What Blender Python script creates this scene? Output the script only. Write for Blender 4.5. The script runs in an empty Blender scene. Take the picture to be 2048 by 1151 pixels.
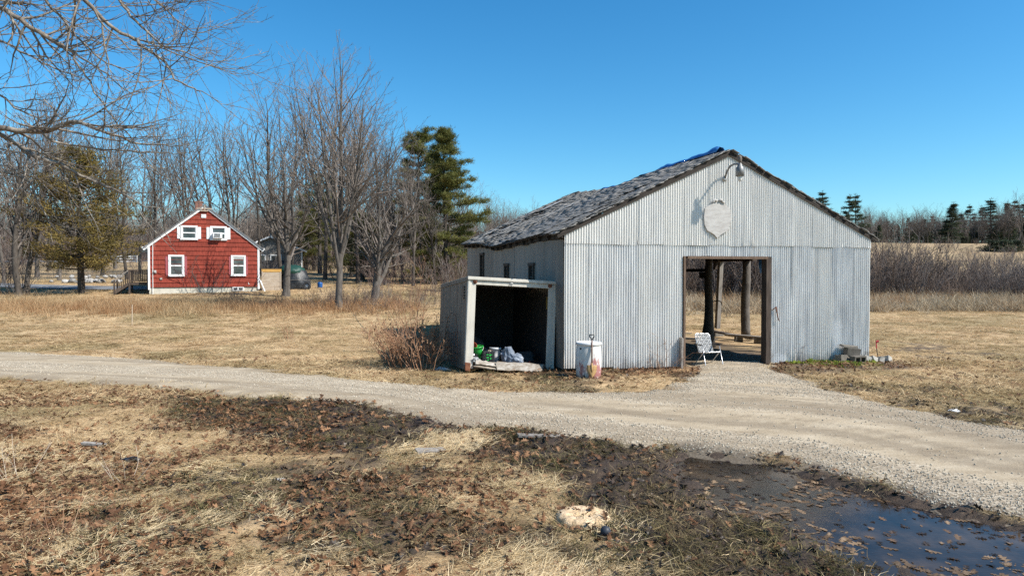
import bpy, math, random
import numpy as np
from mathutils import Vector, Matrix, Euler

sc = bpy.context.scene
C = sc.collection
R = math.radians
rnd = random.Random(7)
nrg = np.random.default_rng(11)

# ------------------------------------------------------------------ camera, sky, sun, exposure
CAM_H, FPX, PITCH = 2.45, 1366.0, R(1.237)
cam = bpy.data.cameras.new('camera')
cam.sensor_width = 36.0
cam.lens = 36.0 * FPX / 2048.0
cam.clip_start = 0.1
cam.clip_end = 3000.0
cam_ob = bpy.data.objects.new('camera', cam)
C.objects.link(cam_ob)
cam_ob.location = (0, 0, CAM_H)
cam_ob.rotation_euler = (R(90) - PITCH, 0, 0)
sc.camera = cam_ob

SUN_EL = R(44.0)
SUN_H = Vector((0.92, -0.392, 0)).normalized()          # horizontal direction towards the sun
SUN_DIR = Vector((SUN_H.x * math.cos(SUN_EL), SUN_H.y * math.cos(SUN_EL), math.sin(SUN_EL)))
world = bpy.data.worlds.new("World")
sc.world = world
world.use_nodes = True
wn = world.node_tree.nodes
wl = world.node_tree.links
bg = wn['Background']
sky = wn.new('ShaderNodeTexSky')
sky.sky_type = 'NISHITA'
sky.sun_disc = False
sky.sun_elevation = SUN_EL
sky.sun_rotation = math.atan2(SUN_H.x, SUN_H.y)
sky.altitude = 50
sky.air_density = 1.0
sky.dust_density = 0.6
sky.ozone_density = 3.2
hsv = wn.new('ShaderNodeHueSaturation')
hsv.inputs['Saturation'].default_value = 1.32
hsv.inputs['Hue'].default_value = 0.495
wl.new(sky.outputs['Color'], hsv.inputs['Color'])
wb = wn.new('ShaderNodeMix'); wb.data_type = 'RGBA'; wb.blend_type = 'MULTIPLY'; wb.inputs[0].default_value = 1.0
wb.inputs[7].default_value = (0.76, 1.06, 1.10, 1)
wl.new(hsv.outputs['Color'], wb.inputs[6])
wl.new(wb.outputs[2], bg.inputs['Color'])
bg.inputs['Strength'].default_value = 0.094

sun = bpy.data.lights.new('sun', 'SUN')
sun.energy = 4.6
sun.angle = R(0.53)
sun.color = (1.0, 0.95, 0.87)
sun_ob = bpy.data.objects.new('sun', sun)
C.objects.link(sun_ob)
sun_ob.rotation_euler = (-SUN_DIR).to_track_quat('-Z', 'Y').to_euler()
sun_ob.location = (20, -10, 30)

sc.view_settings.view_transform = 'Standard'
sc.view_settings.look = 'None'
sc.view_settings.gamma = 1.0
sc.view_settings.use_curve_mapping = False
sc.view_settings.exposure = 0.78
sc.render.engine = 'CYCLES'
sc.cycles.use_denoising = False
sc.cycles.max_bounces = 6
sc.cycles.transparent_max_bounces = 8
sc.cycles.sample_clamp_indirect = 6.0

# ------------------------------------------------------------------ helpers
def smooth01(t):
    t = np.clip(t, 0, 1)
    return t * t * (3 - 2 * t)

def _h(ix, iy, s):
    with np.errstate(over='ignore'):
        n = (ix.astype(np.int64) * 374761393 + iy.astype(np.int64) * 668265263 + int(s) * 974634777) & 0xffffffff
        n = ((n ^ (n >> 13)) * 1274126177) & 0xffffffff
        n = (n ^ (n >> 16)) & 0xffffffff
    return n / 4294967295.0

def vnoise(x, y, s=0):
    x = np.asarray(x, float); y = np.asarray(y, float)
    ix = np.floor(x); iy = np.floor(y)
    fx = x - ix; fy = y - iy
    fx = fx * fx * (3 - 2 * fx); fy = fy * fy * (3 - 2 * fy)
    a = _h(ix, iy, s); b = _h(ix + 1, iy, s); c = _h(ix, iy + 1, s); d = _h(ix + 1, iy + 1, s)
    return (a * (1 - fx) + b * fx) * (1 - fy) + (c * (1 - fx) + d * fx) * fy

def fbm(x, y, s=0, o=4):
    t = 0; a = 0.5; k = 1.0
    for i in range(o):
        t = t + a * vnoise(np.asarray(x) * k, np.asarray(y) * k, s + i * 17)
        a *= 0.5; k *= 2.03
    return t / (1 - 0.5 ** o)

def ray(px, py):
    cx = (px - 1024) / FPX; cy = (575.5 - py) / FPX
    return np.array([cx, math.cos(PITCH) + cy * math.sin(PITCH), -math.sin(PITCH) + cy * math.cos(PITCH)])

def flat(px, py, z=0.0):
    d = ray(px, py)
    t = (z - CAM_H) / d[2]
    return (d[0] * t, d[1] * t)

def at(px, py, Y):
    d = ray(px, py)
    t = Y / d[1]
    return np.array([d[0] * t, Y, CAM_H + d[2] * t])

LY = [-400, 27, 31, 35, 38, 42, 46, 52, 60, 80, 110, 160, 300, 900]
LZ = [0, 0, .08, .30, .50, .70, .97, 1.32, 1.75, 2.9, 4.4, 5.6, 8.0, 12]
RY = [-400, 44, 52, 62, 80, 100, 125, 148, 170, 300, 900]
RZ = [0, 0, .05, .35, 1.9, 4.2, 7.0, 9.0, 9.2, 10, 12]
_yy = np.linspace(-60, 900, 1921)
def _sm(a):
    k = np.ones(9) / 9
    return np.convolve(np.pad(a, 4, mode='edge'), k, mode='valid')
_lz = _sm(np.interp(_yy, LY, LZ)); _rz = _sm(np.interp(_yy, RY, RZ))
def H(x, y):
    x = np.asarray(x, float); y = np.asarray(y, float)
    a = x / np.maximum(y, 1.0)
    w = smooth01((a + 0.06) / 0.22)
    z = np.interp(y, _yy, _lz) * (1 - w) + np.interp(y, _yy, _rz) * w
    far = smooth01((y - 30) / 40)
    return z + far * 0.5 * (fbm(x / 25, y / 25, 5, 2) - 0.5)
def Hs(x, y):
    return float(H(x, y))

def setp(o, label=None, cat=None, group=None, kind=None):
    if label: o['label'] = label
    if cat: o['category'] = cat
    if group: o['group'] = group
    if kind: o['kind'] = kind
    return o

def thing(name, label, cat, loc=(0, 0, 0), rz=0, group=None):
    o = bpy.data.objects.new(name, None)
    o.empty_display_size = 0.3
    C.objects.link(o)
    o.location = loc; o.rotation_euler = (0, 0, rz)
    return setp(o, label, cat, group)

def link(name, me, parent=None, loc=None, rot=None, scale=None):
    o = bpy.data.objects.new(name, me)
    C.objects.link(o)
    if parent is not None: o.parent = parent
    if loc is not None: o.location = loc
    if rot is not None: o.rotation_euler = rot
    if scale is not None: o.scale = scale if hasattr(scale, '__len__') else (scale,) * 3
    return o

def mesh_np(name, V, F, m=None, smooth=False, attrs=None):
    """mesh from arrays; F is one (n,3)/(n,4) array or a list of such"""
    me = bpy.data.meshes.new(name)
    V = np.asarray(V, np.float32).reshape(-1, 3)
    Fs = F if isinstance(F, list) else [F]
    Fs = [np.asarray(f, np.int32) for f in Fs if len(f)]
    me.vertices.add(len(V)); me.vertices.foreach_set('co', V.ravel())
    nl = sum(f.size for f in Fs); nf = sum(len(f) for f in Fs)
    if nf:
        me.loops.add(nl); me.polygons.add(nf)
        me.loops.foreach_set('vertex_index', np.concatenate([f.ravel() for f in Fs]))
        tot = np.concatenate([np.full(len(f), f.shape[1], np.int32) for f in Fs])
        st = np.concatenate([[0], np.cumsum(tot)[:-1]]).astype(np.int32)
        me.polygons.foreach_set('loop_start', st)
        try: me.polygons.foreach_set('loop_total', tot)
        except Exception: pass
        if smooth: me.polygons.foreach_set('use_smooth', np.ones(nf, bool))
    for k, a in (attrs or {}).items():
        at_ = me.attributes.new(k, 'FLOAT', 'POINT'); at_.data.foreach_set('value', np.asarray(a, np.float32))
    me.update(calc_edges=True); me.validate()
    if m: me.materials.append(m)
    return me

def grid_faces(nu, nv):
    i = np.arange(nu - 1)[:, None] * nv + np.arange(nv - 1)[None, :]
    i = i.ravel()
    return np.stack([i, i + nv, i + nv + 1, i + 1], 1)

class MB:
    def __init__(s): s.v = []; s.f = []
    def add(s, V, F):
        o = len(s.v); s.v.extend([tuple(map(float, p)) for p in V]); s.f.extend([tuple(int(i) + o for i in f) for f in F]); return s
    def box(s, c, d, rot=(0, 0, 0), jit=0, taper=None):
        M_ = Euler(rot).to_matrix()
        V = []
        for i in range(8):
            p = Vector(((i & 1) - .5, ((i >> 1) & 1) - .5, (i >> 2) - .5))
            p = Vector((p.x * d[0], p.y * d[1], p.z * d[2]))
            if taper and i >= 4: p.x *= taper; p.y *= taper
            if jit: p += Vector((rnd.uniform(-jit, jit), rnd.uniform(-jit, jit), rnd.uniform(-jit, jit)))
            V.append(M_ @ p + Vector(c))
        return s.add(V, [(0, 2, 3, 1), (4, 5, 7, 6), (0, 1, 5, 4), (1, 3, 7, 5), (3, 2, 6, 7), (2, 0, 4, 6)])
    def tube(s, pts, rad, k=8, cap=True, flat_=1.0):
        pts = [Vector(p) for p in pts]; n = len(pts)
        if not hasattr(rad, '__len__'): rad = [rad] * n
        V = []; up = Vector((0.13, 0.21, 0.97))
        t0 = (pts[1] - pts[0]).normalized()
        a = t0.cross(up)
        if a.length < .1: a = t0.cross(Vector((1, 0.1, 0)))
        a.normalize()
        for i in range(n):
            t = (pts[min(i + 1, n - 1)] - pts[max(i - 1, 0)]).normalized()
            a = (a - t * a.dot(t)).normalized(); b = t.cross(a)
            for j in range(k):
                q = 2 * math.pi * j / k
                V.append(pts[i] + a * math.cos(q) * rad[i] + b * math.sin(q) * rad[i] * flat_)
        F = [(i * k + j, i * k + (j + 1) % k, (i + 1) * k + (j + 1) % k, (i + 1) * k + j) for i in range(n - 1) for j in range(k)]
        if cap: F += [tuple(range(k))[::-1], tuple((n - 1) * k + j for j in range(k))]
        return s.add(V, F)
    def lathe(s, prof, k=24, c=(0, 0, 0), rot=(0, 0, 0), capb=True, capt=True):
        M_ = Euler(rot).to_matrix(); V = []
        for r, z in prof:
            for j in range(k):
                q = 2 * math.pi * j / k
                V.append(M_ @ Vector((r * math.cos(q), r * math.sin(q), z)) + Vector(c))
        n = len(prof)
        F = [(i * k + j, i * k + (j + 1) % k, (i + 1) * k + (j + 1) % k, (i + 1) * k + j) for i in range(n - 1) for j in range(k)]
        if capb: F.append(tuple(range(k))[::-1])
        if capt: F.append(tuple((n - 1) * k + j for j in range(k)))
        return s.add(V, F)
    def prism(s, poly, y0, y1):
        """polygon in x,z extruded along y"""
        n = len(poly)
        V = [(x, y0, z) for x, z in poly] + [(x, y1, z) for x, z in poly]
        F = [tuple(range(n)), tuple(range(2 * n - 1, n - 1, -1))]
        F += [(i, i + n, (i + 1) % n + n, (i + 1) % n) for i in range(n)]
        return s.add(V, F)
    def mesh(s, name, m, smooth=False, bevel=0):
        me = bpy.data.meshes.new(name)
        me.from_pydata(s.v, [], s.f)
        if m: me.materials.append(m)
        if smooth:
            for p in me.polygons: p.use_smooth = len(p.vertices) <= 4
        me.update()
        return me
    def obj(s, name, m, parent=None, smooth=False, loc=None, rot=None, bevel=0):
        o = link(name, s.mesh(name, m, smooth), parent, loc, rot)
        if bevel:
            b = o.modifiers.new('bevel', 'BEVEL'); b.width = bevel; b.segments = 2; b.limit_method = 'ANGLE'
        return o

def dup(root, loc, rz=0, scale=1, label=None, group=None):
    c = root.copy(); C.objects.link(c)
    c.location = loc; c.rotation_euler = (0, 0, rz); c.scale = scale if hasattr(scale, '__len__') else (scale,) * 3
    if label: c['label'] = label
    if group: c['group'] = group
    for ch in list(root.children):
        d = ch.copy(); C.objects.link(d); d.parent = c
        for g in list(ch.children):
            e = g.copy(); C.objects.link(e); e.parent = d
    return c

# ------------------------------------------------------------------ materials
def nodes(m):
    m.use_nodes = True
    nt = m.node_tree
    return nt, nt.nodes, nt.links, nt.nodes['Principled BSDF']

def ramp(nt, fac, cols, pos=None):
    r = nt.nodes.new('ShaderNodeValToRGB')
    e = r.color_ramp.elements
    n = len(cols)
    pos = pos or [0.25 + 0.5 * i / max(1, n - 1) for i in range(n)]
    while len(e) < n: e.new(0.5)
    for i in range(n):
        e[i].position = pos[i]; e[i].color = (*cols[i], 1)
    nt.links.new(fac, r.inputs[0])
    return r.outputs[0]

def noise(nt, scale, detail=4, mapping=None, coord='Object', rough=.6):
    tc = nt.nodes.new('ShaderNodeTexCoord')
    src = tc.outputs[coord]
    if mapping:
        mp = nt.nodes.new('ShaderNodeMapping'); mp.inputs['Scale'].default_value = mapping
        nt.links.new(src, mp.inputs[0]); src = mp.outputs[0]
    n = nt.nodes.new('ShaderNodeTexNoise')
    n.inputs['Scale'].default_value = scale; n.inputs['Detail'].default_value = detail; n.inputs['Roughness'].default_value = rough
    nt.links.new(src, n.inputs['Vector'])
    return n.outputs['Fac']

def mixc(nt, fac, a, b, mode='MIX'):
    x = nt.nodes.new('ShaderNodeMix'); x.data_type = 'RGBA'; x.blend_type = mode
    for s, v in ((0, fac), (6, a), (7, b)):
        if hasattr(v, 'is_linked') or hasattr(v, 'links'): nt.links.new(v, x.inputs[s])
        elif isinstance(v, (int, float)): x.inputs[s].default_value = v
        else: x.inputs[s].default_value = (*v, 1)
    return x.outputs[2]

def math_(nt, op, a, b=0.5, c=None):
    x = nt.nodes.new('ShaderNodeMath'); x.operation = op
    for i, v in enumerate((a, b, c)):
        if v is None: continue
        if isinstance(v, (int, float)): x.inputs[i].default_value = v
        else: nt.links.new(v, x.inputs[i])
    return x.outputs[0]

def bump(nt, b, h, strength=.4, dist=.02):
    n = nt.nodes.new('ShaderNodeBump'); n.inputs['Strength'].default_value = strength; n.inputs['Distance'].default_value = dist
    nt.links.new(h, n.inputs['Height']); nt.links.new(n.outputs[0], b.inputs['Normal'])

def M(name, cols, scale=4, detail=5, rough=.8, metal=0, bmp=0, bdist=.02, bscale=None, rand=0, mapping=None, tone=0, pos=None, spec=.3, trans=0):
    m = bpy.data.materials.new(name)
    nt, N, L, b = nodes(m)
    f = noise(nt, scale, detail, mapping)
    c = ramp(nt, f, cols, pos)
    if rand or tone:
        v = None
        if rand:
            oi = N.new('ShaderNodeObjectInfo'); v = math_(nt, 'MULTIPLY_ADD', oi.outputs['Random'], rand * 2, 1 - rand)
        if tone:
            a = N.new('ShaderNodeAttribute'); a.attribute_name = 'tone'
            t = math_(nt, 'MULTIPLY_ADD', a.outputs['Fac'], tone * 2, 1 - tone)
            v = t if v is None else math_(nt, 'MULTIPLY', v, t)
        hs = N.new('ShaderNodeHueSaturation'); L.new(c, hs.inputs['Color']); L.new(v, hs.inputs['Value'])
        c = hs.outputs[0]
    L.new(c, b.inputs['Base Color'])
    b.inputs['Roughness'].default_value = rough; b.inputs['Metallic'].default_value = metal
    b.inputs['Specular IOR Level'].default_value = spec
    if bmp: bump(nt, b, noise(nt, bscale or scale * 3, 4, mapping), bmp, bdist)
    if trans:
        tr = N.new('ShaderNodeBsdfTranslucent'); L.new(c, tr.inputs[0])
        mx = N.new('ShaderNodeMixShader'); mx.inputs[0].default_value = trans
        L.new(b.outputs[0], mx.inputs[1]); L.new(tr.outputs[0], mx.inputs[2])
        L.new(mx.outputs[0], N['Material Output'].inputs[0])
    return m

m_bark = M('grey_bark', [(.055, .045, .038), (.11, .096, .083), (.175, .155, .138)], 9, 5, .95, bmp=.7, bdist=.02, rand=.2, mapping=(1, 1, .35))
m_bark_near = M('pale_bark', [(.08, .062, .05), (.19, .16, .13), (.36, .33, .28)], 14, 6, .95, bmp=.7, bdist=.008, pos=[.3, .52, .72])
m_bark_dark = M('dark_bark', [(.035, .028, .023), (.07, .058, .048), (.11, .095, .08)], 8, 5, .95, bmp=.8, bdist=.03, rand=.2, mapping=(1, 1, .3))
m_twig = M('twig_grey', [(.105, .086, .073), (.168, .14, .12), (.23, .196, .172)], 2, 3, .95, rand=.22)
m_twig_red = M('twig_reddish', [(.085, .055, .045), (.13, .09, .075), (.17, .13, .11)], .6, 3, .95, rand=.3)
m_alder = M('alder_grey', [(.095, .078, .07), (.155, .13, .118), (.22, .19, .175)], .5, 3, .95, rand=.25)
m_alder_red = M('alder_reddish', [(.10, .068, .052), (.158, .115, .09), (.215, .17, .14)], .5, 3, .95, rand=.28)
m_bramble = M('bramble_stem', [(.20, .09, .05), (.30, .16, .09), (.38, .27, .18)], 6, 3, .85, rand=.2)
m_needle = M('pine_needles', [(.055, .065, .018), (.13, .13, .033), (.235, .205, .06)], .8, 5, .7, rand=.12, tone=.45, trans=.25)
m_needle_far = M('far_needles', [(.035, .046, .026), (.06, .075, .042), (.10, .11, .06)], .5, 4, .8, rand=.3, tone=.4, trans=.15)
m_cedar = M('cedar_foliage', [(.07, .056, .016), (.155, .115, .03), (.25, .16, .05)], .9, 5, .75, tone=.5, trans=.22)
m_wood_grey = M('weathered_wood', [(.12, .105, .09), (.23, .205, .18), (.33, .30, .27)], 6, 6, .9, bmp=.5, bdist=.006, rand=.18, mapping=(3, 3, .5))
m_wood_dark = M('dark_old_wood', [(.035, .025, .02), (.075, .055, .043), (.12, .09, .07)], 5, 6, .9, bmp=.5, bdist=.006, rand=.2, mapping=(3, 3, .5))
m_wood_brown = M('brown_frame_wood', [(.075, .047, .031), (.13, .085, .058), (.19, .13, .095)], 6, 6, .85, bmp=.4, bdist=.005, rand=.12, mapping=(3, 3, .5))
m_wood_new = M('pale_board', [(.30, .235, .17), (.42, .34, .26), (.52, .45, .36)], 5, 6, .85, rand=.12, bmp=.3, bdist=.004, mapping=(.6, 3, 3))
m_black = M('black_plastic', [(.012, .012, .013), (.02, .02, .022)], 8, 2, .4, spec=.5)
m_white = M('white_trim_paint', [(.60, .60, .58), (.74, .74, .73), (.80, .80, .79)], 6, 5, .55, rand=.05)

# ------------------------------------------------------------------ terrain layout (metres, from the plan of the place)
def poly(px): return np.array([flat(*p) for p in px])
DRIVE = np.concatenate([np.array([(-60, 37.5), (-40, 30.5)]),
    poly([(0, 704), (250, 716), (500, 737), (720, 758), (900, 778), (1000, 784), (1110, 782), (1250, 786), (1350, 778), (1395, 752), (1400, 722),
          (1525, 722), (1548, 742), (1600, 757), (1690, 790), (1790, 812), (1900, 838), (2048, 862)]),
    np.array([(9.6, 9.3), (14, 6.0), (13, 2.0), (7.0, 4.6)]),
    poly([(2048, 1036), (1850, 996), (1700, 955), (1560, 917), (1400, 901), (1250, 886), (1060, 860), (900, 846), (720, 808), (500, 790), (300, 772), (0, 757)]),
    np.array([(-30, 21.0), (-60, 30)])])
PUDDLE = poly([(1375, 898), (1480, 912), (1560, 924), (1700, 962), (1850, 1004), (2048, 1048), (2230, 1100), (2300, 1280), (1900, 1260), (1740, 1140),
               (1615, 1085), (1560, 1055), (1500, 1032), (1440, 1015), (1385, 985), (1350, 945), (1340, 918)])
MUD = poly([(330, 795), (500, 798), (720, 810), (900, 848), (1060, 862), (1250, 890), (1400, 905), (1500, 1030), (1620, 1086), (1780, 1160), (1560, 1200),
            (1380, 1160), (1280, 1060), (1180, 1000), (1080, 950), (1000, 915), (860, 905), (700, 905), (520, 865), (390, 830)])
LEAFY = poly([(-300, 940), (120, 900), (260, 960), (330, 1040), (420, 1160), (200, 1300), (-400, 1250)])
STRAW = poly([(770, 900), (850, 872), (980, 866), (975, 880), (930, 895), (880, 912), (800, 915)])
BARN_O = np.array([1.28, 16.8]); BARN_A = math.atan2(.272, .962)
BU = np.array([math.cos(BARN_A), math.sin(BARN_A)]); BV = np.array([-BU[1], BU[0]])
BARN = np.array([BARN_O, BARN_O + BU * 9.18, BARN_O + BU * 9.18 + BV * 11.3, BARN_O + BV * 11.3])
def BW(u, v): return BARN_O + BU * u + BV * v            # barn plan to world

def sd(x, y, P):
    """signed distance, positive inside"""
    shp = np.shape(x); x = np.asarray(x, float).ravel(); y = np.asarray(y, float).ravel()
    best = np.full(x.shape, 1e9); ins = np.zeros(x.shape, bool)
    for i in range(len(P)):
        ax, ay = P[i]; bx, by = P[(i + 1) % len(P)]
        ex, ey = bx - ax, by - ay
        t = np.clip(((x - ax) * ex + (y - ay) * ey) / (ex * ex + ey * ey + 1e-12), 0, 1)
        best = np.minimum(best, (x - ax - t * ex) ** 2 + (y - ay - t * ey) ** 2)
        c = ((ay > y) != (by > y)) & (x < ex * (y - ay) / (ey if abs(ey) > 1e-12 else 1e-12) + ax)
        ins ^= c
    d = np.sqrt(best)
    return np.where(ins, d, -d).reshape(shp)

NEAR_EDGE = np.concatenate([poly([(2048, 1036), (1850, 996), (1700, 955), (1560, 917), (1400, 901), (1250, 886), (1060, 860), (900, 846), (720, 808), (500, 790), (300, 772), (0, 757)]), np.array([(-30, 21.0), (-60, 30)])])
def near_d(x, y):
    """distance from the near edge of the drive: wheel tracks run parallel to it"""
    x = np.asarray(x, float); y = np.asarray(y, float); best = np.full(x.shape, 1e9)
    for i in range(len(NEAR_EDGE) - 1):
        ax, ay = NEAR_EDGE[i]; ex, ey = NEAR_EDGE[i + 1] - NEAR_EDGE[i]
        t = np.clip(((x - ax) * ex + (y - ay) * ey) / (ex * ex + ey * ey), 0, 1)
        best = np.minimum(best, (x - ax - t * ex) ** 2 + (y - ay - t * ey) ** 2)
    return np.sqrt(best)
def rut_noise(x, y): return fbm((x * .93 - y * .36) * .09, near_d(x, y) * 2.3, 33, 4) - .5
def drive_sd(x, y):
    return sd(x, y, DRIVE) + .55 * (fbm(x * 1.1, y * 1.1, 31, 3) - .5) + .38 * (fbm(x * 3.5, y * 3.5, 32, 3) - .5)
def puddle_sd(x, y):
    return sd(x, y, PUDDLE) + .22 * (fbm(x * 1.6, y * 1.6, 41, 3) - .5) + .12 * (fbm(x * 6, y * 6, 42, 2) - .5)
def mud_mask(x, y):
    m = sd(x, y, MUD) + 1.3 * (fbm(x * .9, y * .9, 51, 4) - .5)
    m = smooth01((m + .45) / .55)
    bd = -sd(x, y, BARN)
    m = np.maximum(m, .72 * smooth01((2.4 - bd) / .9) * (bd > 0) * (y < 19) * (x < 11) * smooth01((fbm(x * 1.7, y * 1.7, 55, 3) - .36) / .14))
    p = sd(x, y, PUDDLE) + .5 * (fbm(x * 2, y * 2, 52, 3) - .5)
    m = np.maximum(m, smooth01((p + .5) / .5))
    patch = smooth01((fbm(x * .8, y * 1.1, 53, 4) - .50) / .10) * smooth01((17 - y) / 3) * .8 * smooth01((x + 6.5) / 3)
    clod = smooth01((fbm(x * 1.3, y * 1.3, 54, 4) - .44 - .010 * np.maximum(y - 13, 0)) / .07) * smooth01((x - 5.5) / 1) * (.35 + .65 * smooth01((fbm(x * 3.1, y * 3.1, 56, 3) - .42) / .12)) * smooth01((26 - y) / 4) * .85
    return np.clip(np.maximum(np.maximum(m, patch * (x < 8)), clod), 0, 1) * (1 - .97 * smooth01((sd(x, y, STRAW) + .35 * (fbm(x * 3, y * 3, 71, 2) - .5) - .02) / .2))
def leaf_mask(x, y):
    m = smooth01((sd(x, y, LEAFY) + .9 * (fbm(x * .8, y * .8, 61, 4) - .5) + .5) / 1.0)
    p = smooth01((fbm(x * .6 + 9, y * .9, 62, 4) - .40) / .1) * smooth01((16 - y) / 4) * smooth01((1.5 - x) / 3)
    bd = -sd(x, y, BARN)
    w = np.maximum(smooth01((.75 - bd) / .6), .75 * smooth01((1.9 - bd) / .8) * smooth01((fbm(x * 1.5, y * 1.5, 63, 3) - .38) / .15)) * (bd > -.1) * (y < 19)          # drift of leaves along the barn
    return np.clip(np.maximum(np.maximum(m, p * .8), w), 0, 1)
def straw_mask(x, y):
    a = smooth01((sd(x, y, STRAW) + .35 * (fbm(x * 3, y * 3, 71, 2) - .5) + .1) / .25)
    b = smooth01((fbm(x * 1.3 + 40, y * 2.2, 72, 3) - .60) / .08) * smooth01((12 - y) / 3)
    return np.maximum(a, b * .55 * (1 - smooth01((sd(x, y, MUD) + .5) / .6)))
def green_mask(x, y):
    return smooth01((fbm(x * .33, y * .4, 81, 4) - .50) / .14)

def ground_z(x, y):
    x = np.asarray(x, float); y = np.asarray(y, float); s = x.shape
    xf, yf = x.ravel(), y.ravel()
    z = H(xf, yf)
    near = (np.abs(xf) < 40) & (yf > 1) & (yf < 45)
    zz = z[near]; xn = xf[near]; yn = yf[near]
    mud = mud_mask(xn, yn)
    dv = drive_sd(xn, yn); pu = puddle_sd(xn, yn)
    rough = 1 - smooth01((dv + .2) / .5)
    ins = smooth01((sd(xn, yn, BARN) + .3) / .5)
    zz = zz + rough * (1 - .6 * ins) * (.07 * (fbm(xn * .9, yn * .9, 91, 3) - .5) + (.03 + .13 * mud) * (fbm(xn * 3.6, yn * 3.6, 92, 3) - .5))
    zz = zz - .055 * smooth01((dv + .05) / .35)
    zz = zz - .11 * smooth01((pu + .12) / .4) * (1 - smooth01(dv / .3) * .5)
    # little banks: along the barn and under the leaf drifts
    z[near] = zz
    return z.reshape(s)

def stretch(a, b, fine, grow, lim):
    c = list(np.arange(a, b, fine)); st = fine
    while c[-1] < lim: st *= grow; c.append(c[-1] + st)
    return c
xr = stretch(0, 15, .085, 1.07, 900); xs = np.array([-v for v in xr[1:]][::-1] + xr)
ys = np.array([-60, -20, -6, -1, 1.5, 2.5, 3.2] + stretch(3.8, 19, .085, 1.035, 1400))
GX, GY = np.meshgrid(xs, ys, indexing='ij')
GZ = ground_z(GX, GY)
xf, yf = GX.ravel(), GY.ravel()
am = np.zeros(xf.shape); al = am.copy(); ag = am.copy(); ast = am.copy()
nr = (np.abs(xf) < 60) & (yf > 1) & (yf < 60)
am[nr] = mud_mask(xf[nr], yf[nr]); al[nr] = leaf_mask(xf[nr], yf[nr]); ast[nr] = straw_mask(xf[nr], yf[nr])
ag = green_mask(xf, yf)
far_brown = smooth01((yf - 50) / 25)
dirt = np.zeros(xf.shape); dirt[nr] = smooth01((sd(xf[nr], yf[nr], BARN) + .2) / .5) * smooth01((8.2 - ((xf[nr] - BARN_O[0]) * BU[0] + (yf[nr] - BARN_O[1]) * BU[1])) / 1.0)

m_ground = bpy.data.materials.new('dry_grass_ground')
nt, N, L, b = nodes(m_ground)
def attr(nm):
    a = N.new('ShaderNodeAttribute'); a.attribute_name = nm; return a.outputs['Fac']
c = ramp(nt, noise(nt, 1.1, 8, rough=.7), [(.27, .175, .092), (.45, .31, .168), (.59, .44, .26)], [.3, .5, .72])
c = mixc(nt, math_(nt, 'MULTIPLY', attr('green'), .5), c, ramp(nt, noise(nt, 6, 5), [(.09, .085, .03), (.25, .205, .095)]))
fine = noise(nt, 26, 6, (1, .7, 1), rough=.75)
c = mixc(nt, .55, c, ramp(nt, fine, [(.25, .2, .15), (1.0, 1.0, 1.0), (1.5, 1.45, 1.35)], [.3, .52, .75]), 'MULTIPLY')
c = mixc(nt, math_(nt, 'MULTIPLY', attr('leaf'), .8), c, ramp(nt, noise(nt, 11, 6, rough=.7), [(.06, .03, .016), (.225, .12, .06), (.42, .262, .148)], [.32, .52, .7]))
c = mixc(nt, math_(nt, 'MULTIPLY', attr('straw'), .55), c, ramp(nt, noise(nt, 9, 6), [(.42, .31, .165), (.64, .50, .29)]))
c = mixc(nt, math_(nt, 'MULTIPLY', attr('far'), .6), c, ramp(nt, noise(nt, .25, 6), [(.16, .10, .055), (.27, .195, .11), (.36, .28, .16)]))
mudc = ramp(nt, noise(nt, 10, 7, rough=.75), [(.02, .014, .010), (.06, .04, .027), (.14, .094, .06)], [.3, .55, .78])
c = mixc(nt, attr('mud'), c, mudc)
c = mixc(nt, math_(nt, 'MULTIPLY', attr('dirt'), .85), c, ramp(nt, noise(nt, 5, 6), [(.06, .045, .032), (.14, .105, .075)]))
L.new(c, b.inputs['Base Color'])
L.new(math_(nt, 'MULTIPLY_ADD', attr('mud'), -.35, .97), b.inputs['Roughness'])
b.inputs['Specular IOR Level'].default_value = .25
bump(nt, b, noise(nt, 22, 7, rough=.75), .8, .03)
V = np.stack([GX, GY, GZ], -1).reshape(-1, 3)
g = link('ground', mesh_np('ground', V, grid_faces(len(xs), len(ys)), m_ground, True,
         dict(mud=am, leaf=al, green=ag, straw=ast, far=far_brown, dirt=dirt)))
setp(g, 'tan winter field with matted dead grass and wet dark mud', 'ground', kind='structure')

# gravel driveway: a sheet that dips under the turf along its ragged edge
dx = np.arange(-30, 14.2, .1); dy = np.arange(2.0, 28, .1)
DX, DY = np.meshgrid(dx, dy, indexing='ij')
ds = drive_sd(DX, DY).reshape(DX.shape)
ruts = rut_noise(DX, DY)
edge = np.clip(-sd(DX, DY, DRIVE).reshape(DX.shape), 0, 3)
DZ = H(DX, DY) + .012 + np.clip(ds, -.6, .25) * .12 - .012 + ruts * .05 + .012 * (fbm(DX * 5, DY * 5, 34, 2) - .5)
DZ -= .03 * smooth01((sd(DX, DY, PUDDLE).reshape(DX.shape) + .3) / .4)
ok = ds > -.5
okq = ok[:-1, :-1] & ok[1:, :-1] & ok[:-1, 1:] & ok[1:, 1:]
F = grid_faces(*DX.shape)[okq.ravel()]
used = np.unique(F); rem = np.full(DX.size, -1); rem[used] = np.arange(len(used))
Vd = np.stack([DX, DY, DZ], -1).reshape(-1, 3)[used]
sdu = ds.ravel()[used]
xu, yu = Vd[:, 0], Vd[:, 1]
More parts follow.
